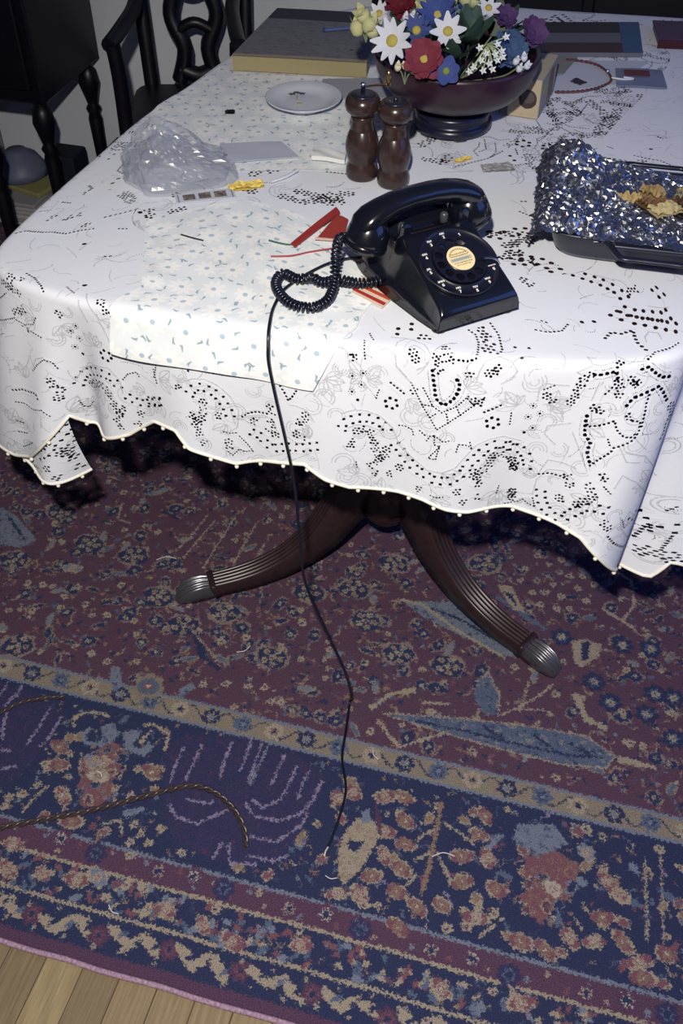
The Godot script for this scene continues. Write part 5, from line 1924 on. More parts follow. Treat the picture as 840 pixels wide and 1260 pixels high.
func build_telephone() -> void:
	var t := thing("telephone", "black rotary dial telephone standing on the lace near the table's front edge", "telephone", v3(.139, TABLE_Y + .0035, 1.150), 27)
	t.scale = Vector3.ONE * .93
	var rows := []
	for q in [[.0875, .012, .0655, .0640], [.0882, .020, .0660, .0635], [.0855, .026, .0668, .0625], [.0785, .032, .068, .0610], [.066, .0385, .071, .0600], [.045, .0472, .075, .0592], [.008, .0622, .080, .0585], [-.020, .0735, .084, .0585], [-.034, .0785, .085, .0580], [-.044, .0780, .086, .0575], [-.052, .0660, .0865, .0570], [-.072, .0620, .087, .0565], [-.090, .0660, .087, .0560], [-.096, .0755, .0865, .0560], [-.108, .0745, .085, .0550], [-.117, .0570, .083, .0550], [-.123, .030, .082, .0600], [-.124, .010, .0815, .0640]]:
		var ring := phone_ring(q[0], q[1], q[2], q[3])
		for i in ring.size():
			ring[i].y = maxf(ring[i].y, 0.0) + .006
		rows.append(ring)
	var st := grid(rows, null, true)
	cap(st, rows[0], true)
	cap(st, rows[rows.size() - 1])
	part("housing", done(st), M.black_plastic, t)
	part("base_plate", box(Vector3(.130, .006, .195), .002), mat(c8(30, 34, 52), .5), t, Vector3(0, .004, -.018))
	for p in [[-.054, .072], [.054, .072], [-.062, -.10], [.062, -.10]]:
		part("foot", lathe([[.0, 0], [.0105, 0], [.0115, .002], [.0115, .0085], [.0, .0085]], 16), mat(c8(18, 20, 30), .7), t, Vector3(p[0], -.002, p[1]))
	# cradle horns and the two plungers between them
	for p in [[-.047, -.042, 1.0], [.047, -.042, 1.0], [-.047, -.100, -1.0], [.047, -.100, -1.0]]:
		part("cradle_horn", done(box_st(Vector3(.018, .022, .010), .0035)), M.black_plastic, t, Vector3(p[0], .090, p[1]), Vector3(10 * p[2], 0, 0))
	for x in [-.035, .035]:
		part("plunger", lathe([[.0, 0], [.006, 0], [.006, .014], [.004, .017], [.0, .018]], 14), mat(c8(60, 62, 70), .3), t, Vector3(x, .066, -.072))
	# dial on the sloping face
	var dial := Node3D.new()
	dial.name = "dial"
	t.add_child(dial)
	dial.position = Vector3(0, .0622, .0265)
	dial.rotation_degrees.x = 22.3
	part("number_plate", lathe([[.0, .0], [.056, .0], [.0575, .0015], [.0570, .0042], [.0555, .0046], [.0548, .0030], [.041, .0026], [.0405, .0036], [.0395, .0036], [.039, .0020], [.0, .0020]], 64), M.dial_black, dial)
	var wheel := CSGCombiner3D.new()
	wheel.name = "finger_wheel"
	dial.add_child(wheel)
	wheel.position.y = .0075
	var disc := CSGCylinder3D.new()
	disc.name = "disc"
	disc.radius = .0385
	disc.height = .0024
	disc.sides = 64
	wheel.add_child(disc)
	for k in 10:
		var hole := CSGCylinder3D.new()
		hole.name = "finger_hole_%d" % k
		hole.operation = CSGShape3D.OPERATION_SUBTRACTION
		hole.radius = .0062
		hole.height = .01
		hole.sides = 20
		var a := deg_to_rad(62 + 30 * k)
		hole.position = Vector3(cos(a) * .0303, 0, -sin(a) * .0303)
		wheel.add_child(hole)
	wheel.material_override = M.dial_black
	disc.material = M.dial_black
	part("hub", lathe([[.0, .0], [.0225, .0], [.0225, .009], [.0215, .0108], [.0204, .0110], [.0202, .0102], [.0, .0102]], 40), M.chrome_dark if M.has("chrome_dark") else M.dial_black, dial)
	var card := mat(Color.WHITE, .5)
	card.albedo_texture = paint_card()
	var cst := SurfaceTool.new()
	cst.begin(Mesh.PRIMITIVE_TRIANGLES)
	for k in 36:
		var a0 := TAU * k / 36
		var a1 := TAU * (k + 1) / 36
		for q in [Vector2.ZERO, Vector2.from_angle(a0), Vector2.from_angle(a1)]:
			cst.set_uv(Vector2(.5, .5) + q * .5)
			cst.add_vertex(Vector3(q.x * .0202, .0106, q.y * .0202))
	part("number_card", done(cst), card, dial)
	part("finger_stop", tube([Vector3(.053, .004, .022), Vector3(.047, .0115, .0175), Vector3(.038, .0125, .013), Vector3(.031, .012, .011)], .0016, 8, 6), M.chrome, dial)
	var names := ["1", "ABC 2", "DEF 3", "GHI 4", "JKL 5", "MNO 6", "PRS 7", "TUV 8", "WXY 9", "OPERATOR 0"]
	for k in 10:
		var a := deg_to_rad(62 + 30 * k)
		var words: PackedStringArray = (names[k] as String).split(" ")
		for w in words.size():
			var tm := TextMesh.new()
			tm.text = words[w]
			tm.font_size = 24
			tm.pixel_size = (.00027 if words[w].length() < 2 else (.00018 if words[w].length() < 4 else .00008))
			tm.depth = .0003
			var f := SystemFont.new()
			f.font_names = PackedStringArray(["Droid Sans"])
			f.font_weight = 700
			tm.font = f
			var up := -.0030 if (words.size() > 1 and w == 0) else (.0030 if words.size() > 1 else 0.0)
			part("letters" if words[w].length() > 1 else "numeral", tm, M.white_print, dial, Vector3(cos(a) * .0478, .0031, -sin(a) * .0478 + up), Vector3(-90, 0, 0))
	# handset
	var hs := Node3D.new()
	hs.name = "handset"
	t.add_child(hs)
	hs.position = Vector3(-.007, .0835, -.072)
	var hrows := []
	for q in [[-.1062, .004, .004, .006], [-.1044, .004, .014, .013], [-.0972, .008, .021, .019], [-.0846, .016, .0235, .0190], [-.0675, .025, .0210, .0165], [-.0450, .032, .0190, .0150], [-.0180, .035, .0180, .0145], [.0180, .035, .0180, .0145], [.0450, .032, .0190, .0150], [.0675, .025, .0210, .0165], [.0846, .016, .0235, .0190], [.0972, .008, .021, .019], [.1044, .004, .014, .013], [.1062, .004, .004, .006]]:
		var ring := PackedVector3Array()
		for k in 20:
			var a := TAU * k / 20
			var cx := signf(cos(a)) * pow(absf(cos(a)), .75)
			var sy := signf(sin(a)) * pow(absf(sin(a)), .75)
			ring.append(Vector3(q[0], q[1] + sy * q[3], cx * q[2]))
		hrows.append(ring)
	var hst := grid(hrows, null, true)
	cap(hst, hrows[0], true, 0)
	cap(hst, hrows[hrows.size() - 1], false, 0)
	part("handle", done(hst), M.black_plastic, hs)
	for side in [-1.0, 1.0]:
		var cup := lathe([[.0, .022], [.013, .022], [.022, .016], [.0285, .003], [.0308, -.010], [.0312, -.014], [.0302, -.0155], [.0318, -.0170], [.0318, -.024], [.0285, -.0275], [.021, -.029], [.0, -.029]], 36)
		part("earpiece" if side > 0 else "mouthpiece", cup, M.black_plastic, hs, Vector3(.081 * side, .002, 0), Vector3(0, 0, 17 * side))
	# coiled cord from the handset to the body
	var w := [v3(.034, .842, 1.160), v3(.012, .846, 1.164), v3(-.001, .838, 1.167), v3(-.006, .822, 1.168), v3(-.008, .802, 1.163), v3(-.009, .786, 1.152), v3(-.012, .777, 1.136), v3(-.021, .774, 1.114), v3(-.04, .774, 1.101), v3(-.064, .774, 1.109), v3(-.081, .774, 1.133), v3(-.088, .774, 1.161), v3(-.079, .776, 1.180), v3(-.06, .777, 1.165), v3(-.04, .776, 1.170), v3(-.026, .776, 1.158), v3(-.004, .785, 1.150), v3(.020, .777, 1.155), v3(.043, .777, 1.157), v3(.062, .781, 1.162)]
	var inv := t.transform.affine_inverse()
	var loc := []
	for p in w:
		loc.append(inv * p)
	var base := curve_pts(loc, 24)
	var acc := PackedFloat32Array([0.0])
	for i in base.size() - 1:
		acc.append(acc[i] + base[i].distance_to(base[i + 1]))
	var total := acc[acc.size() - 1]
	var helix := PackedVector3Array()
	var radii := []
	var turns := total / .0062
	var steps := int(turns * 12)
	var side_v := Vector3.ZERO
	for k in steps + 1:
		var l := total * k / steps
		var i := clampi(acc.bsearch(l) - 1, 0, base.size() - 2)
		var f := (l - acc[i]) / maxf(acc[i + 1] - acc[i], 1e-7)
		var p := base[i].lerp(base[i + 1], f)
		var tan_ := (base[i + 1] - base[i]).normalized()
		if side_v == Vector3.ZERO:
			side_v = tan_.cross(Vector3.UP).normalized()
		side_v = (side_v - tan_ * side_v.dot(tan_)).normalized()
		var upv := side_v.cross(tan_)
		var an := TAU * turns * k / steps
		var rr := .0060 * smoothstep(.03, .045, l) * smoothstep(0.0, .015, total - l)
		helix.append(p + (side_v * cos(an) + upv * sin(an)) * rr)
	part("coiled_cord", done(tube_st(helix, .0021, 6)), M.cord, t)
	# line cord: over the edge, down in front of the cloth and along the rug
	var lc := [v3(.055, .770, 1.235), v3(-.010, .7675, 1.225), v3(-.07, .7675, 1.165), v3(-.088, .7685, 1.115), v3(-.092, .772, 1.06), v3(-.093, .757, 1.041), v3(-.093, .735, 1.034), v3(-.087, .69, 1.028), v3(-.076, .615, 1.023), v3(-.066, .535, 1.018), v3(-.062, .436, 1.016), v3(-.056, .337, 1.01), v3(-.028, .262, .985), v3(.005, .165, .968), v3(.017, .06, .99), v3(.015, .0135, 1.01), v3(.008, .0135, .953), v3(.001, .0135, .897), v3(.007, .0135, .836), v3(-.007, .0135, .778), v3(-.021, .0135, .738)]
	var wire := thing("telephone_wire", "thin black telephone wire hanging over the tablecloth down to the rug", "wire", v3(-.092, .755, 1.06))
	var wl := []
	for p in lc:
		wl.append(p - wire.position)
	part("wire", tube(wl, .0022, 7, 10), M.cord, wire)
	part("bare_end", tube([wl[20], wl[20] + v3(-.004, .002, -.008), wl[20] + v3(-.006, .001, -.016)], .0013, 6, 4), mat(c8(210, 206, 196), .4), wire)

# ---------------------------------------------------------------- mills
func build_mills() -> void:
	var prof := [[.0, 0], [.0235, 0], [.0250, .003], [.0252, .010], [.0245, .017], [.0215, .0235], [.0210, .0255], [.0225, .028], [.0250, .036], [.0262, .046], [.0255, .056], [.0225, .067], [.0190, .0745], [.0180, .0765], [.0184, .078], [.0170, .084], [.0165, .090], [.0178, .0955], [.0165, .0965]]
	var head := [[.0165, .0972], [.0205, .100], [.0255, .105], [.0272, .112], [.0262, .119], [.0225, .1255], [.0195, .1275], [.0185, .1262], [.0, .1262]]
	var names := ["dark turned wooden pepper mill with a crank handle, left of the pair", "dark turned wooden salt mill, right of the pair beside the bowl"]
	for i in 2:
		var t := thing("pepper_mill" if i == 0 else "salt_mill", names[i], "mill", [v3(.032, TABLE_Y + .003, 1.487), v3(.080, TABLE_Y + .003, 1.462)][i])
		part("body", lathe(prof, 40), M.mill, t)
		part("head", lathe(head, 40), M.mill, t)
		part("collar", lathe([[.0, .1262], [.0178, .1262], [.0178, .1275], [.0168, .1282], [.006, .1285], [.0, .1285]], 32), mat(c8(70, 74, 92), .3, .8), t)
		if i == 0:
			part("spindle", lathe([[.0, .128], [.0032, .128], [.0032, .139], [.0042, .1395], [.0042, .1425], [.0030, .1445], [.0, .145]], 16), M.chrome, t)
			var c := part("crank", tube([Vector3(0, .1375, 0), Vector3(.018, .138, -.006), Vector3(.038, .136, -.012)], .0017, 8, 6), M.brass, t)
			part("crank_knob", lathe([[.0, 0], [.004, 0], [.0046, .006], [.0036, .014], [.0042, .020], [.0, .022]], 16), M.brass, c, Vector3(.038, .136, -.012))
		else:
			part("spindle", lathe([[.0, .128], [.0035, .128], [.0035, .132], [.0, .1325]], 14), mat(c8(60, 62, 78), .3, .7), t)

# ---------------------------------------------------------------- bowl of flowers
const BOWL := Vector2(.187, 1.665)

func petal_mesh(l: float, w: float, r0: float, cup: float, tip := .5, wave := 0.0) -> ArrayMesh:
	# grows outward along +x in the plane of the flower, y is the way the flower faces
	var rows := []
	for i in 8:
		var f := i / 7.0
		var half := w * .5 * pow(sin(PI * pow(lerpf(.08, 1.0 - .06, f), tip)), .7)
		var row := PackedVector3Array()
		for j in 5:
			var u := (j - 2) / 2.0
			row.append(Vector3(r0 + l * f, cup * f * f + .12 * half * u * u + wave * sin(f * 9.0 + u * 4.0), half * u))
		rows.append(row)
	var st := grid(rows)
	return done(st)

func petal_mat(c: Color) -> StandardMaterial3D:
	var m := mat(c, .65, 0.0, .3)
	m.backlight_enabled = true
	m.backlight = Color(.2, .2, .2)
	return m

func facing(at: Vector3, lean := Vector3.ZERO) -> Basis:
	var to := (v3(0, 1.5, 0) - at).normalized()
	var out := (at - v3(BOWL.x, .84, BOWL.y)).normalized()
	var y := (to * .9 + out * .55 + Vector3.UP * .15 + lean).normalized()
	var x := y.cross(Vector3.FORWARD).normalized()
	return Basis(x, y, x.cross(y))

func stem_to_bowl(o: Node3D, m: Material, r := .0013) -> void:
	var foot := v3(BOWL.x, TABLE_Y + .075, BOWL.y)
	var a := o.transform.affine_inverse() * (foot.lerp(o.position, .12))
	part("stem", tube([Vector3(0, -.001, 0), Vector3(0, -.014, 0).lerp(a, .25), a.lerp(Vector3(0, -.02, 0), .3), a], r, 6, 5), m, o)

func flower(called: String, label: String, at: Vector3, r: float, petals: int, wide: float, col: Color, eye: Color, layers := 1, lean := Vector3.ZERO, wave := 0.0) -> void:
	var o := thing(called, label, "flower", at, 0.0, "flowers in the dark bowl")
	o.transform = Transform3D(facing(at, lean), at)
	var m := petal_mat(col)
	var ms := [petal_mesh(r * .86, wide, r * .16, r * .12, .5, wave), petal_mesh(r * .78, wide * .95, r * .16, r * .2, .55, wave)]
	for l in layers:
		for k in petals:
			part("petal", ms[(k + l) % 2], m, o, Vector3(0, .0012 * l * 2.0 + .0004 * (k % 2), 0), Vector3(0, 360.0 * (k + .5 * l) / petals + rng.randf_range(-5, 5), rng.randf_range(-6, 9) + 16.0 * l))
	var e := r * .27
	part("eye", lathe([[.0, .0055], [e * .5, .0052], [e * .85, .004], [e, .0015], [e * .9, -.001], [.0, -.002]], 18), grain_mat(eye.darkened(.2), eye, .2, Vector3(90, 90, 90), .8, 17), o)
	stem_to_bowl(o, M.stem)

func bud_spray(label: String, at: Vector3, spots: Array, r: float, col: Color) -> void:
	var o := thing("bud_spray", label, "flower", at, 0.0, "flowers in the dark bowl")
	var m := petal_mat(col)
	for s in spots:
		var p: Vector3 = s
		var b := part("bud", lathe([[.0, -r * 1.1], [r * .6, -r * .9], [r, -.1 * r], [r * .95, r * .5], [r * .6, r * .95], [r * .25, r * .8], [.0, r * .7]], 12), m, o, p, Vector3(rng.randf_range(-40, 40), 0, rng.randf_range(-40, 40)))
		for k in 4:
			part("petal", petal_mesh(r * 1.1, r * 1.1, r * .5, r * .5), m, b, Vector3(0, r * .2, 0), Vector3(0, 90 * k, 38))
		part("stalk", tube([p, p * .4 + Vector3(0, -.012, -.006), Vector3(0, -.03, -.012)], .0012, 5, 4), M.stem, o)
	stem_to_bowl(o, M.stem)

func leaf_spray(label: String, at: Vector3, leaves: Array) -> void:
	var o := thing("leaf_spray", label, "leaves", at, 0.0, "leaves in the dark bowl")
	for l in leaves:
		# [turn about y, tilt, length, width]
		part("leaf", petal_mesh(l[2], l[3], .002, l[2] * .14, .6, .0015), M.leaf_green, o, Vector3.ZERO, Vector3(l[4] if l.size() > 4 else 0.0, l[0], l[1]))
	stem_to_bowl(o, M.leaf_green, .0018)

func build_bowl_and_flowers() -> void:
	var b := thing("flower_bowl", "dark footed bowl holding a bouquet, on the lace behind the mills", "bowl", v3(BOWL.x, TABLE_Y + .0025, BOWL.y))
	part("stand", lathe([[.0, .006], [.0655, .006], [.0672, .009], [.0672, .016], [.064, .0185], [.0615, .0205], [.0612, .026], [.0632, .0285], [.0635, .0335], [.0605, .0365], [.053, .0385], [.050, .041], [.050, .046], [.0, .046]], 48), M.bowl_stand, b)
	for k in 6:
		var a := deg_to_rad(20 + 60 * k)
		part("bracket_foot", box(Vector3(.022, .009, .016), .003), M.bowl_stand, b, Vector3(cos(a) * .056, .0045, sin(a) * .056), Vector3(0, -rad_to_deg(a) + 90, 0))
	part("vessel", lathe([[.0, .0462], [.052, .0464], [.078, .051], [.104, .064], [.122, .083], [.131, .104], [.1345, .122], [.1335, .1275], [.1300, .1285], [.1270, .126], [.124, .106], [.115, .087], [.098, .070], [.074, .058], [.0, .054]], 64), M.bowl, b)
	rng.seed = 81
	var white := c8(194, 197, 210)
	var yellow := c8(186, 170, 84)
	flower("daisy", "large white daisy at the left rim of the dark bowl", v3(.076, .944, 1.555), .0335, 11, .0145, white, yellow, 1, Vector3(-.15, 0, .1))
	flower("blue_daisy", "mid-blue daisy between the large white daisy and the largest blue one", v3(.115, .943, 1.60), .0260, 13, .011, c8(58, 72, 126), yellow, 1)
	flower("blue_daisy", "largest blue daisy with a yellow eye at the top of the bouquet", v3(.148, .956, 1.625), .0344, 14, .013, c8(56, 72, 132), yellow, 2)
	flower("daisy", "white daisy right of the largest blue daisy in the bouquet", v3(.160, .952, 1.57), .0279, 8, .0145, white, yellow, 1, Vector3(.1, .1, 0))
	flower("crimson_flower", "crimson flower with broad petals and yellow eye at bowl's front rim", v3(.124, .924, 1.535), .0316, 7, .030, c8(112, 46, 62), yellow, 2, Vector3.ZERO, .0016)
	flower("blue_flower", "small broad-petalled blue flower low at the bowl's front rim", v3(.157, .911, 1.525), .0223, 6, .024, c8(56, 70, 130), c8(120, 140, 80), 1, Vector3(0, -.1, 0), .001)
	flower("red_flower", "dark red flower at the top left of the bouquet", v3(.093, .964, 1.65), .0260, 10, .018, c8(92, 26, 40), c8(90, 20, 30), 2, Vector3(0, .3, 0), .002)
	flower("daisy", "half hidden white daisy at the top left edge of the bouquet", v3(.060, .944, 1.668), .0223, 9, .011, c8(200, 200, 212), yellow, 1, Vector3(-.2, .2, 0))
	flower("daisy", "small white daisy at the top right of the bouquet", v3(.228, .960, 1.645), .0205, 7, .011, white, yellow, 1, Vector3(.1, .3, 0))
	flower("blue_flower", "deep blue flower half hidden behind the bouquet's top leaves", v3(.204, .950, 1.675), .0251, 9, .017, c8(46, 60, 124), c8(60, 70, 90), 2, Vector3(0, .3, 0), .002)
	flower("ruffled_flower", "ruffled slate blue flower at the right of the bouquet", v3(.256, .917, 1.59), .0307, 9, .024, c8(58, 80, 118), c8(60, 84, 130), 3, Vector3(.2, 0, 0), .003)
	flower("purple_flower", "purple flower at the far right rim of the bowl", v3(.297, .930, 1.628), .0251, 6, .030, c8(78, 54, 96), c8(70, 40, 84), 2, Vector3(.5, 0, .1), .002)
	flower("violet_flower", "dusky violet flower at the upper right of the bouquet", v3(.256, .944, 1.65), .0205, 6, .022, c8(70, 48, 92), c8(60, 40, 70), 2, Vector3(.2, .3, 0), .002)
	bud_spray("three pale yellow buds hanging out left of the bouquet", v3(.038, .952, 1.60), [Vector3(-.004, .012, 0), Vector3(.010, -.008, .004), Vector3(-.014, -.006, -.002), Vector3(.004, .002, .008)], .0115, c8(176, 176, 134))
	bud_spray("pale yellow buds at the very top of the bouquet", v3(.182, .958, 1.67), [Vector3(-.010, .006, 0), Vector3(.012, .008, .002), Vector3(.026, .004, -.002)], .0105, c8(172, 176, 136))
	bud_spray("pale yellow buds between the red flower and largest blue daisy", v3(.120, .961, 1.66), [Vector3(-.006, .002, 0), Vector3(.008, -.004, .004)], .0100, c8(176, 176, 136))
	bud_spray("cream buds low at the bowl's left rim beside large white daisy", v3(.098, .905, 1.555), [Vector3(-.012, .0, 0), Vector3(.0, .002, .002), Vector3(.012, -.003, .004)], .0055, c8(206, 200, 176))
	bud_spray("tiny white blossoms at the right rim of the bowl", v3(.274, .908, 1.56), [Vector3(-.008, .004, 0), Vector3(.004, .009, .0), Vector3(.010, -.003, .0), Vector3(-.002, -.006, .003)], .0052, c8(196, 200, 214))
	bud_spray("small white blossoms below the red flower in the bouquet", v3(.105, .949, 1.625), [Vector3(-.006, .004, 0), Vector3(.004, .006, 0), Vector3(.0, -.006, .003)], .0055, c8(200, 204, 210))
	# sprig of small white star flowers on pale stalks
	var s := thing("white_sprig", "drooping sprig of tiny white star flowers right of the bouquet's middle", "flower", v3(.221, .931, 1.555), 0.0, "flowers in the dark bowl")
	var star := petal_mesh(.0062, .0034, .0008, .001)
	var pm := petal_mat(c8(204, 208, 214))
	var pale := mat(c8(168, 184, 142), .6)
	for q in [[.024, .022], [.012, .012], [.020, .0], [.010, -.004], [-.004, -.002], [.014, -.014], [.002, -.018], [-.010, -.014], [-.020, -.026], [-.006, -.030], [.008, -.028], [-.026, -.034], [-.014, .006], [.022, -.010]]:
		var tip := Vector3(q[0], q[1] * .9, .012 - absf(q[0]) * .3)
		part("stalk", tube([Vector3(.0, .004, -.012), tip * .45 + Vector3(0, .006, .002), tip], .0009, 5, 4), pale, s)
		var st := Node3D.new()
		st.name = "blossom"
		s.add_child(st, true)
		st.position = tip
		st.basis = facing(s.position + tip)
		for k in 5:
			part("petal", star, pm, st, Vector3.ZERO, Vector3(0, 72 * k, 22))
	stem_to_bowl(s, pale)
	leaf_spray("broad dark green leaves at the right of the bouquet's middle", v3(.195, .930, 1.585), [[70, 40, .055, .034], [-60, 55, .05, .030], [-100, 20, .06, .034], [20, 35, .05, .03], [-150, 60, .05, .03], [110, 60, .052, .032]])
	leaf_spray("dark green leaves under the white daisy in the bouquet", v3(.172, .917, 1.56), [[-70, 20, .045, .028], [-110, 45, .045, .026], [-30, 30, .042, .026], [-150, 30, .04, .026]])
	leaf_spray("dark green leaves behind the blue and white daisies", v3(.11, .915, 1.62), [[-120, 40, .05, .03], [150, 40, .055, .032], [90, 60, .05, .03], [-60, 30, .04, .026], [200, 20, .05, .03]])
	leaf_spray("dark leaves standing at the right back of the bouquet", v3(.245, .915, 1.65), [[30, 40, .055, .03], [-30, 30, .05, .03], [80, 65, .055, .03], [0, 15, .05, .03]])
	leaf_spray("dark filling leaves at the heart of the bouquet", v3(.165, .905, 1.62), [[-90, 35, .06, .04], [-50, 45, .06, .04], [-130, 45, .06, .04], [0, 30, .07, .04], [180, 30, .07, .04], [90, 40, .06, .04]])

# ---------------------------------------------------------------- roasting pan and foil
func build_pan() -> void:
	var centre := v3(.444, TABLE_Y + .0015, 1.300)
	var turn := -13.0
	var t := thing("roasting_pan", "dark metal roasting pan with loop handles at the table's right", "pan", centre, turn)
	var hx := .148
	var hz := .105
	var ring := func(ox: float, oz: float, y: float, rad: float) -> PackedVector3Array:
		var r := PackedVector3Array()
		for k in 48:
			var a := TAU * k / 48
			var c := Vector2(signf(cos(a)) * pow(absf(cos(a)), .28), signf(sin(a)) * pow(absf(sin(a)), .28))
			r.append(Vector3(c.x * ox, y, c.y * oz))
		return r
	var rows := [ring.call(hx * .80, hz * .74, .002, 0), ring.call(hx * .86, hz * .82, .003, 0), ring.call(hx * .9, hz * .88, .010, 0), ring.call(hx * .98, hz * .97, .040, 0), ring.call(hx * 1.03, hz * 1.04, .044, 0), ring.call(hx * 1.035, hz * 1.045, .0465, 0), ring.call(hx * 1.0, hz * 1.0, .047, 0), ring.call(hx * .96, hz * .95, .042, 0), ring.call(hx * .88, hz * .86, .011, 0), ring.call(hx * .82, hz * .78, .006, 0)]
	var st := grid(rows, null, true)
	cap(st, rows[0], true)
	cap(st, rows[9])
	part("tray", done(st), M.pan, t)
	for side in [1.0, -1.0]:
		var z0: float = hz * 1.02 * side
		var z1: float = (hz + .036) * side
		var h := SurfaceTool.new()
		h.begin(Mesh.PRIMITIVE_TRIANGLES)
		tube_st(curve_pts([Vector3(-.080, .040, z0 * .97), Vector3(-.062, .041, z0), Vector3(-.048, .0405, lerpf(z0, z1, .75)), Vector3(-.040, .040, z1), Vector3(-.02, .040, z1), Vector3(.02, .040, z1), Vector3(.040, .040, z1), Vector3(.048, .0405, lerpf(z0, z1, .75)), Vector3(.062, .041, z0), Vector3(.080, .040, z0 * .97)], 5), .0046, 8, h, .75)
		tube_st(PackedVector3Array([Vector3(-.052, .0415, z0 + .006 * side), Vector3(.052, .0415, z0 + .006 * side)]), .004, 8, h)
		part("handle", done(h), M.pan, t)
	# crumpled foil heaped over the pan and down its left end
	var n1 := FastNoiseLite.new()
	n1.seed = 5
	n1.frequency = 42.0
	n1.noise_type = FastNoiseLite.TYPE_CELLULAR
	n1.cellular_return_type = FastNoiseLite.RETURN_DISTANCE
	var n2 := FastNoiseLite.new()
	n2.seed = 6
	n2.frequency = 130.0
	n2.noise_type = FastNoiseLite.TYPE_SIMPLEX
	var n3 := FastNoiseLite.new()
	n3.seed = 7
	n3.frequency = 14.0
	var f := []
	var nu := 118
	var nv := 78
	for i in nv + 1:
		var row := PackedVector3Array()
		for j in nu + 1:
			var u := lerpf(-.170, .150, float(j) / nu)
			var v := lerpf(-.104, .116, float(i) / nv)     # v: towards the photographer is +
			var e := n3.get_noise_2d(u * 1.3 + 3.0, v * 1.3)
			var x := u
			var z := v
			# ragged edge
			x += .010 * e
			z += .010 * n3.get_noise_2d(u, v + 9.0)
			var y := .0555 + .006 * n3.get_noise_2d(u * .8, v * .8 + 4.0)
			y += .013 * smoothstep(-.04, -.13, u)
			y -= .006 * smoothstep(-.06, .04, u) * smoothstep(-.04, -.09, v)                                     # higher at the left
			y += .022 * exp(-pow((u + .120) / .04, 2) - pow((v + .080) / .035, 2))      # flap standing at the far left
			y += .012 * exp(-pow((v + .02 - (u + .14) * .42) / .012, 2)) * smoothstep(.01, -.08, u)   # diagonal crease
			y -= .012 * exp(-pow((u - .012) / .042, 2) - pow((v - .012) / .026, 2))     # hollow with the food
			y -= .030 * smoothstep(-.146, -.190, u)                                    # hangs down the left end
			y -= .012 * smoothstep(.085, .116, v)
			y += .010 * (n1.get_noise_2d(u, v) + .5) + .0032 * n2.get_noise_2d(u, v)
			y = maxf(y, .0478 + .003 * absf(n2.get_noise_2d(u * .6, v * .6)) if (absf(u) < .165 and absf(v) < .118) else .03)
			row.append(Vector3(x + .003 * n2.get_noise_2d(v, u), y, z + .003 * n2.get_noise_2d(u + 5.0, v)))
		f.append(row)
	solo("aluminium_foil", done(grid(f, null, false, true)), M.foil, "crumpled aluminium foil heaped over the dark roasting pan", "foil", centre, turn)
	# scraps left in the hollow
	rng.seed = 91
	var tones := [c8(196, 168, 112), c8(122, 86, 56), c8(206, 190, 142), c8(92, 62, 44), c8(176, 150, 104)]
	var words := ["pale torn crust at the left of the hollow in the foil", "brown crumb pile in the middle of the hollow in the foil", "long cream scrap at the front of the hollow in foil", "dark brown meat scrap at the right of the hollow in foil", "tan crust standing at the back of the hollow in foil", "small cream scrap at the right front of the foil hollow", "brown flake between the crusts in the foil hollow", "pale sliver at the back right of the foil hollow"]
	var spots := [[-.040, .010, .017, .010], [-.012, .020, .015, .008], [.010, .033, .021, .007], [.040, .006, .020, .009], [-.008, -.014, .018, .010], [.048, .026, .010, .007], [.012, .004, .014, .007], [.034, -.018, .009, .013]]
	for k in spots.size():
		var q: Array = spots[k]
		var b := Basis(Vector3.UP, deg_to_rad(turn))
		var at := centre + b * Vector3(q[0], .0545 + .002 * (k % 3), q[1])
		crumple("food_scrap", words[k], "food scrap", at, Vector3(q[2], q[3] * 1.2, q[2] * .62), grain_mat((tones[k % 5] as Color).darkened(.35), tones[k % 5], .1, Vector3(60, 60, 60), .8, 20 + k), rng.randf() * 360, "scraps in the foil")

# ---------------------------------------------------------------- clear plastic bag
func build_bag() -> void:
	var n := FastNoiseLite.new()
	n.seed = 12
	n.frequency = 16.0
	n.fractal_type = FastNoiseLite.FRACTAL_RIDGED
	n.fractal_octaves = 3
	var m := mat(Color(.62, .65, .70, .22), .2)
	m.transparency = BaseMaterial3D.TRANSPARENCY_ALPHA
	m.cull_mode = BaseMaterial3D.CULL_DISABLED
	var t := thing("plastic_bag", "crumpled clear plastic bag standing at the left of the table", "bag", v3(-.258, TABLE_Y + .001, 1.475))
	# plan of the bag's foot, and its peak set back to the left
	for layer in 2:
		var rows := []
		var k := 1.0 - .16 * layer
		for i in 30:
			var f := i / 29.0
			var row := PackedVector3Array()
			for j in 72:
				var a := TAU * j / 72
				var rad := Vector2(.083 + .014 * cos(a * 3.0 + 1.0) + .008 * sin(a * 5.0), .052 + .006 * sin(a * 4.0))
				var prof := pow(1.0 - f, .85) * (1.0 + .12 * sin(f * 5.0))
				var px := cos(a) * rad.x * prof * k + lerpf(0.0, -.018, f)
				var pz := sin(a) * rad.y * prof * k
				var h := .098 * pow(f, .8) * k + .001
				var q := Vector3(px, h, pz)
				var c := n.get_noise_3d(q.x * 1.5 + layer * 3.0, q.y * 1.5, q.z * 1.5)
				var s := n.get_noise_3d(q.x * 4.2, q.y * 4.2 + layer, q.z * 4.2)
				var grow := 1.0 + (.30 * c + .10 * s) * minf(1.0, f * 3.0 + .25) * (1.0 - f * .35)
				row.append(Vector3(q.x * grow, maxf(.001, q.y * (1.0 + .16 * c * f)), q.z * grow))
			rows.append(row)
		part("film", done(grid(rows, null, true, true)), m, t)

# ---------------------------------------------------------------- small things on the table
func tex_mat(t: Texture2D, rough := .6) -> StandardMaterial3D:
	var m := mat(Color.WHITE, rough, 0.0, .4)
	m.albedo_texture = t
	return m

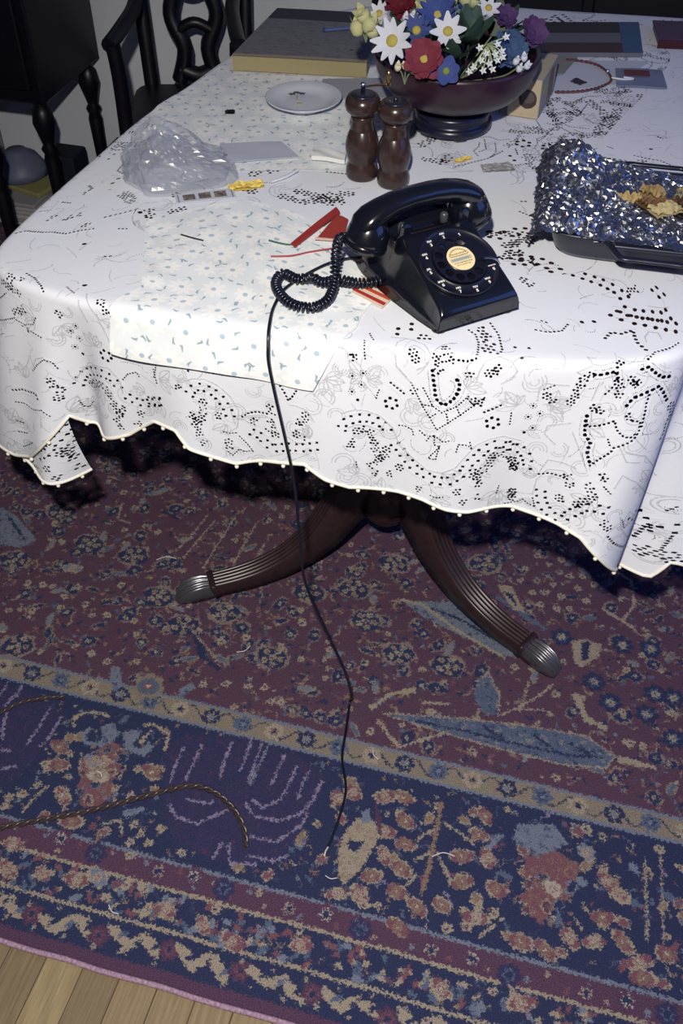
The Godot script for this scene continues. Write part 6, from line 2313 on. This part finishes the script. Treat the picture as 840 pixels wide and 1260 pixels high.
func build_papers() -> void:
	var y := TABLE_Y + .0012
	var y2 := TABLE_Y + .0046
	# saucer
	var s := thing("saucer", "small pale china saucer with a flower sprig behind the plastic bag", "saucer", v3(-.066, y2, 1.745))
	var china := mat(c8(196, 202, 214), .22)
	part("dish", lathe([[.0, .004], [.030, .004], [.034, .0], [.037, .0], [.038, .003], [.052, .008], [.066, .0155], [.0672, .0172], [.0655, .0178], [.051, .0110], [.037, .0064], [.030, .0066], [.0, .0066]], 56), china, s)
	var ink := mat(c8(62, 82, 98), .3)
	var bloom := petal_mesh(.0065, .006, .0005, .0)
	for k in 3:
		var fp := part("printed_flower", lathe([[.0, .0004], [.0022, .0003], [.0024, 0]], 10), ink, s, [Vector3(-.014, .0093, -.034), Vector3(-.004, .0087, -.031), Vector3(-.022, .0090, -.028)][k], Vector3(-8, 0, 0))
		for q in 5:
			part("petal", bloom, ink, fp, Vector3(0, .0003, 0), Vector3(0, 72 * q + 20 * k, 0))
	part("printed_stem", tube([Vector3(-.014, .0090, -.032), Vector3(-.012, .0074, -.018), Vector3(-.013, .0070, -.004)], .0008, 5, 5), mat(c8(170, 160, 110), .4), s)
	part("printed_rose", lathe([[.0, .0006], [.005, .0004], [.006, 0]], 12), mat(c8(200, 186, 140), .4), s, Vector3(-.008, .0066, .008))
	# telephone book with yellow pages
	var p := [v3(-.203, y2, 1.902), v3(.046, y2, 1.868), v3(.082, y2, 2.118), v3(-.130, y2, 2.150)]
	var pb := thing("telephone_book", "thick telephone book with yellow page edges at the table's far left", "book", v3(-.07, y2, 2.0))
	var loc := []
	for q in p:
		loc.append(q - pb.position)
	var pages := grain_mat(c8(128, 118, 88), c8(172, 160, 122), .3, Vector3(2, 160, 2), .85, 33)
	part("pages", sheet(loc, .026, .001), pages, pb)
	var cov := []
	for q in loc:
		cov.append(q + Vector3(0, .0272, 0))
	# uv runs from the front edge, so turn it round for the print
	part("cover", sheet([cov[3], cov[2], cov[1], cov[0]], .0012, .001), tex_mat(paint_cover(), .7), pb)
	var pen := thing("pen", "blue pen lying on the telephone book", "pen", v3(-.002, y2 + .0335, 2.02), 12)
	part("barrel", tube([Vector3(-.030, 0, 0), Vector3(.022, 0, 0)], .0036, 10, 1), mat(c8(74, 90, 134), .35), pen)
	part("tip", done(tube_st(PackedVector3Array([Vector3(.022, 0, 0), Vector3(.034, 0, 0)]), [.0034, .001], 10)), mat(c8(206, 208, 214), .3), pen)
	part("cap_end", tube([Vector3(-.034, 0, 0), Vector3(-.030, 0, 0)], .0038, 10, 1), mat(c8(46, 60, 120), .35), pen)
	solo("grey_sheet", sheet([v3(-.04, y2, 1.772), v3(.115, y2, 1.775), v3(.13, y2, 1.865), v3(-.035, y2, 1.86)], .0012, .0006), mat(c8(150, 152, 164), .8), "flat grey sheet between the telephone book and the mills", "paper")
	# square paper and folded tissue near the bag
	solo("paper_square", sheet([v3(-.205, y2, 1.520), v3(-.068, y2, 1.545), v3(-.100, y2, 1.602), v3(-.200, y2, 1.592)], .001, .0012), mat(c8(176, 182, 200), .8), "plain square of grey paper right of the plastic bag", "paper")
	solo("folded_tissue", sheet([v3(-.048, y2, 1.532), v3(.005, y2, 1.520), v3(.008, y2, 1.545), v3(-.046, y2, 1.560)], .007, .004), mat(c8(214, 214, 214), .9), "small folded white tissue left of the mills", "tissue")
	solo("picture_card", sheet([v3(-.168, y, 1.444), v3(-.256, y, 1.424), v3(-.249, y, 1.396), v3(-.161, y, 1.416)], .0016, .0006), tex_mat(paint_strip(), .35), "small grey card with three brown pictures in front of plastic bag", "card")
	rng.seed = 61
	var yw := mat(c8(212, 186, 96), .6)
	crumple("yellow_wrapper", "crumpled yellow wrapper right of the small picture card", "wrapper", v3(-.148, y, 1.452), Vector3(.026, .006, .010), yw, 14)
	crumple("yellow_scrap", "tiny yellow scrap on the lace between the mills and the foil", "scrap", v3(.197, y, 1.544), Vector3(.014, .003, .005), yw, 30)
	crumple("grey_wrapper", "small crumpled grey film on the lace behind the telephone", "wrapper", v3(.249, y, 1.515), Vector3(.024, .004, .012), mat(c8(150, 150, 152), .3), 8)
	crumple("dark_crumb", "tiny black crumb beside the saucer on the flowered cloth", "crumb", v3(-.194, y2, 1.717), Vector3(.008, .004, .005), mat(c8(20, 20, 30), .4), 0)
	solo("clear_straw", tube([v3(-.110, y + .003, 1.462), v3(-.088, y + .003, 1.478), v3(-.070, y + .0045, 1.498)], .0024, 8, 4), mat(c8(196, 200, 208), .2), "short pale straw end lying beyond the yellow wrapper", "straw")
	solo("hair_pin", tube([v3(-.232, y2 - .001, 1.302), v3(-.215, y2 - .0005, 1.292), v3(-.198, y2 - .001, 1.285)], .0012, 6, 4), mat(c8(60, 62, 70), .4, .6), "thin dark pin lying on the flowered cloth's left corner", "pin")
	# red packet, threads and a striped packet by the telephone cord
	var red := mat(c8(140, 44, 42), .5)
	var rp := thing("red_packet", "folded red packet lying behind the telephone's coiled cord", "packet", v3(-.02, y2, 1.31))
	part("long_side", sheet([v3(-.046, 0, -.048), v3(.018, .004, .046), v3(.012, .006, .058), v3(-.052, .002, -.040)], .0015, .001), red, rp)
	part("broad_side", sheet([v3(-.014, .001, -.022), v3(.022, .001, -.030), v3(.030, .001, .030), v3(.014, .003, .040)], .0015, .001), mat(c8(146, 54, 48), .5), rp)
	part("pale_edge", sheet([v3(-.018, .0035, -.030), v3(.024, .0035, -.036), v3(.024, .0035, -.032), v3(-.017, .0035, -.025)], .001), mat(c8(216, 186, 170), .6), rp)
	solo("green_thread", tube([v3(-.104, y2, 1.284), v3(-.088, y2, 1.276), v3(-.074, y2, 1.272), v3(-.058, y2, 1.274)], .0013, 6, 5), mat(c8(50, 92, 84), .7), "short green thread left of the red packet", "thread")
	solo("red_thread", tube([v3(-.099, y2, 1.240), v3(-.07, y2, 1.242), v3(-.045, y2, 1.252), v3(-.012, y2, 1.262)], .0012, 6, 5), mat(c8(150, 54, 60), .7), "dull red thread in front of the red packet", "thread")
	var sp := thing("striped_packet", "red and cream striped packet under the coiled cord beside the telephone", "packet", v3(.035, TABLE_Y + .0018, 1.155))
	var quad := [v3(-.022, 0, -.005), v3(.018, 0, -.042), v3(.048, 0, .008), v3(.0, 0, .045)]
	part("sleeve", sheet(quad, .002, .001), mat(c8(214, 200, 184), .5), sp)
	for k in 4:
		var f0 := .08 + k * .24
		var f1 := f0 + .11
		part("stripe", sheet([quad[0].lerp(quad[3], f0), quad[1].lerp(quad[2], f0), quad[1].lerp(quad[2], f1), quad[0].lerp(quad[3], f1)].map(func(q): return q + Vector3(0, .0032, 0)), .0004), mat([c8(170, 50, 44), c8(190, 70, 52), c8(176, 160, 84), c8(160, 44, 44)][k], .5), sp)
	# carton behind the bowl
	var bx := thing("carton", "small cream carton with a dark round picture standing behind the bowl", "box", v3(.334, y + .034, 1.760), -21)
	part("body", box(Vector3(.055, .066, .125), .0015), mat(c8(170, 160, 140), .7), bx)
	var qd := QuadMesh.new()
	qd.size = Vector2(.052, .063)
	part("front_print", qd, tex_mat(paint_box_print(false)), bx, Vector3(0, 0, .0629))
	var qs := QuadMesh.new()
	qs.size = Vector2(.121, .063)
	part("side_print", qs, tex_mat(paint_box_print(true)), bx, Vector3(.0279, 0, 0), Vector3(0, 90, 0))
	# far right: magazines, papers, cord and pouch
	var mg := thing("magazine", "dark magazine with a teal stripe at the table's far right", "magazine", v3(.485, y, 2.06))
	part("pages", sheet([v3(-.120, 0, -.084), v3(.094, 0, -.084), v3(.120, 0, .076), v3(-.098, 0, .076)], .008, .001), mat(c8(96, 98, 112), .6), mg)
	var bands := [[.0, .16, c8(54, 26, 40)], [.16, .30, c8(48, 28, 44)], [.30, .62, c8(92, 94, 110)], [.62, 1.0, c8(24, 26, 44)]]
	for b in bands:
		var l0 := v3(-.120, .0094, -.084).lerp(v3(-.098, .0094, .076), b[0])
		var r0 := v3(.055, .0094, -.084).lerp(v3(.078, .0094, .076), b[0])
		var l1 := v3(-.120, .0094, -.084).lerp(v3(-.098, .0094, .076), b[1])
		var r1 := v3(.055, .0094, -.084).lerp(v3(.078, .0094, .076), b[1])
		part("cover_panel", sheet([l0, r0, r1, l1], .0006), mat(b[2], .4), mg)
	part("teal_stripe", sheet([v3(.056, .0095, -.084), v3(.093, .0095, -.084), v3(.119, .0095, .076), v3(.079, .0095, .076)], .0006), mat(c8(44, 84, 120), .4), mg)
	var bk := thing("book", "dark red and purple book at the far right behind the pouch", "book", v3(.70, y, 2.065), -6)
	part("pages", box(Vector3(.150, .014, .10), .002), mat(c8(120, 110, 120), .7), bk, Vector3(0, .008, 0))
	part("cover", box(Vector3(.156, .002, .106), .0008), mat(c8(76, 54, 84), .4), bk, Vector3(0, .0162, 0))
	part("spine", box(Vector3(.156, .016, .003), .001), mat(c8(60, 18, 30), .4), bk, Vector3(0, .0085, .0525))
	solo("letter_sheet", sheet([v3(.365, y, 1.800), v3(.50, y, 1.845), v3(.59, y, 1.955), v3(.42, y, 1.955)], .0008, .0008), mat(c8(186, 190, 204), .85), "pale sheet of paper under the red necklace at the far right", "paper")
	solo("envelope", sheet([v3(.372, y + .003, 1.872), v3(.412, y + .003, 1.885), v3(.452, y + .003, 1.966), v3(.378, y + .003, 1.966)], .0022, .0005), mat(c8(128, 126, 122), .8), "grey brown envelope between the carton and the magazine", "envelope")
	var neck := twist_cord("necklace", "twisted dark red necklace looped on the pale sheet at far right", "necklace", [v3(.384, y + .0045, 1.802), v3(.42, y + .0045, 1.803), v3(.455, y + .0045, 1.815), v3(.488, y + .0045, 1.842), v3(.497, y + .0045, 1.868), v3(.492, y + .0045, 1.905), v3(.478, y + .0045, 1.932), v3(.45, y + .006, 1.944), v3(.425, y + .0075, 1.944)], .0022, .009, mat(c8(92, 54, 62), .5))
	part("bead", lathe([[.0, .004], [.0026, .003], [.0038, 0], [.0026, -.003], [.0, -.004]], 12), M.chrome, neck, v3(.494, y + .0085, 1.885) - neck.position)
	var po := thing("clear_pouch", "small clear pouch with a red label at the right of the red necklace", "pouch", v3(.55, y, 1.868), -6)
	part("sleeve", sheet([v3(-.045, 0, -.040), v3(.046, 0, -.040), v3(.046, 0, .042), v3(-.040, 0, .042)], .003, .002), mat(c8(104, 114, 146), .25), po)
	part("red_label", sheet([v3(-.026, .0052, .006), v3(.020, .0052, .006), v3(.020, .0052, .030), v3(-.026, .0052, .030)], .001), mat(c8(92, 32, 42), .4), po)
	part("white_clip", tube([Vector3(-.052, .006, .012), Vector3(-.03, .006, .017), Vector3(-.012, .006, .012), Vector3(-.03, .0065, .009)], .0018, 6, 6), mat(c8(206, 208, 216), .4), po)
	crumple("dark_tag", "small dark tag on the pale sheet inside the necklace's loop", "tag", v3(.435, y + .001, 1.852), Vector3(.010, .003, .012), mat(c8(44, 40, 58), .5), 40)

func crumple(called: String, label: String, category: String, at: Vector3, size: Vector3, m: Material, turn: float, group := "") -> void:
	var rows := []
	for i in 7:
		var row := PackedVector3Array()
		for j in 13:
			var u := j / 12.0 * 2.0 - 1.0
			var v := i / 6.0 * 2.0 - 1.0
			var edge := 1.0 - .3 * absf(u) * rng.randf()
			row.append(Vector3(u * size.x * (1.0 + .1 * rng.randf()), size.y * rng.randf_range(.15, 1.0) * edge + .0004, v * size.z * edge * (1.0 + .2 * rng.randf())))
		rows.append(row)
	var st := grid(rows, null, false, true)
	var low := []
	for r in rows:
		var q := PackedVector3Array()
		for p in r:
			q.append(Vector3(p.x, .0001, p.z))
		low.append(q)
	grid(low, null, false, true, st)
	solo(called, done(st), m, label, category, at, turn, group)

func twist_cord(called: String, label: String, category: String, pts: Array, r: float, pitch: float, m: Material) -> Node3D:
	var base := curve_pts(pts, 10)
	var t := thing(called, label, category, base[0])
	var l := 0.0
	var strands := [PackedVector3Array(), PackedVector3Array()]
	var even := PackedVector3Array()
	for i in base.size() - 1:
		var n := maxi(1, int(base[i].distance_to(base[i + 1]) / (pitch / 8.0)))
		for k in n:
			even.append(base[i].lerp(base[i + 1], float(k) / n))
	for i in even.size():
		var d := (even[mini(i + 1, even.size() - 1)] - even[maxi(i - 1, 0)]).normalized()
		var side := d.cross(Vector3.UP).normalized()
		if i > 0:
			l += even[i].distance_to(even[i - 1])
		var a := TAU * l / (pitch * 2.0)
		for s in 2:
			strands[s].append(even[i] - t.position + (side * cos(a + PI * s) + Vector3.UP * sin(a + PI * s)) * r * .55)
	for s in 2:
		part("strand", done(tube_st(strands[s], r * .62, 6)), m, t)
	return t

# ---------------------------------------------------------------- things on the rug
func build_floor_things() -> void:
	var y := .0150
	var brown := mat(c8(70, 58, 58), .3)
	twist_cord("braided_cord", "long twisted brown cord curving across the rug at lower left", "cord", [v3(-.70, y, .745), v3(-.62, y, .757), v3(-.548, y, .770), v3(-.473, y, .786), v3(-.397, y, .803), v3(-.321, y, .826), v3(-.256, y, .844), v3(-.215, y, .836), v3(-.179, y, .807), v3(-.157, y, .771), v3(-.150, y, .735)], .0046, .016, brown)
	twist_cord("braided_cord", "short end of brown cord on the rug's border at the left edge", "cord", [v3(-.72, y, .90), v3(-.66, y, .945), v3(-.601, y, .986), v3(-.57, y, 1.007), v3(-.529, y, 1.017), v3(-.490, y, 1.020)], .0036, .014, brown)
	rng.seed = 101
	var lint := mat(c8(222, 220, 222), .8)
	var places := [[-.353, 1.353, .020, "white thread on the rug left of the table's left foot"], [-.182, 1.128, .014, "curled white thread on the rug below the table's left foot"], [-.344, .639, .011, "short white lint on the rug's outer band at lower left"], [.160, .723, .018, "white lint on the navy border beside the tan tree figure"], [.058, .905, .010, "tiny white lint on the rug just right of the hanging wire"], [-.016, .690, .009, "small white lint near the bare end of the wire"], [-.405, .868, .007, "white speck on the rug beside the shorter brown cord"], [.475, 1.44, .010, "white thread under the table at the right, near cloth's hem"]]
	for q in places:
		var a := rng.randf() * TAU
		var d: Vector3 = v3(cos(a), 0, sin(a)) * float(q[2])
		var c := v3(q[0], .0122, q[1])
		solo("lint_thread", tube([c - d, c + v3(-sin(a), 0, cos(a)) * q[2] * .35, c + d], .0007, 5, 5), lint, q[3], "lint", Vector3.ZERO, 0.0, "lint on the rug")
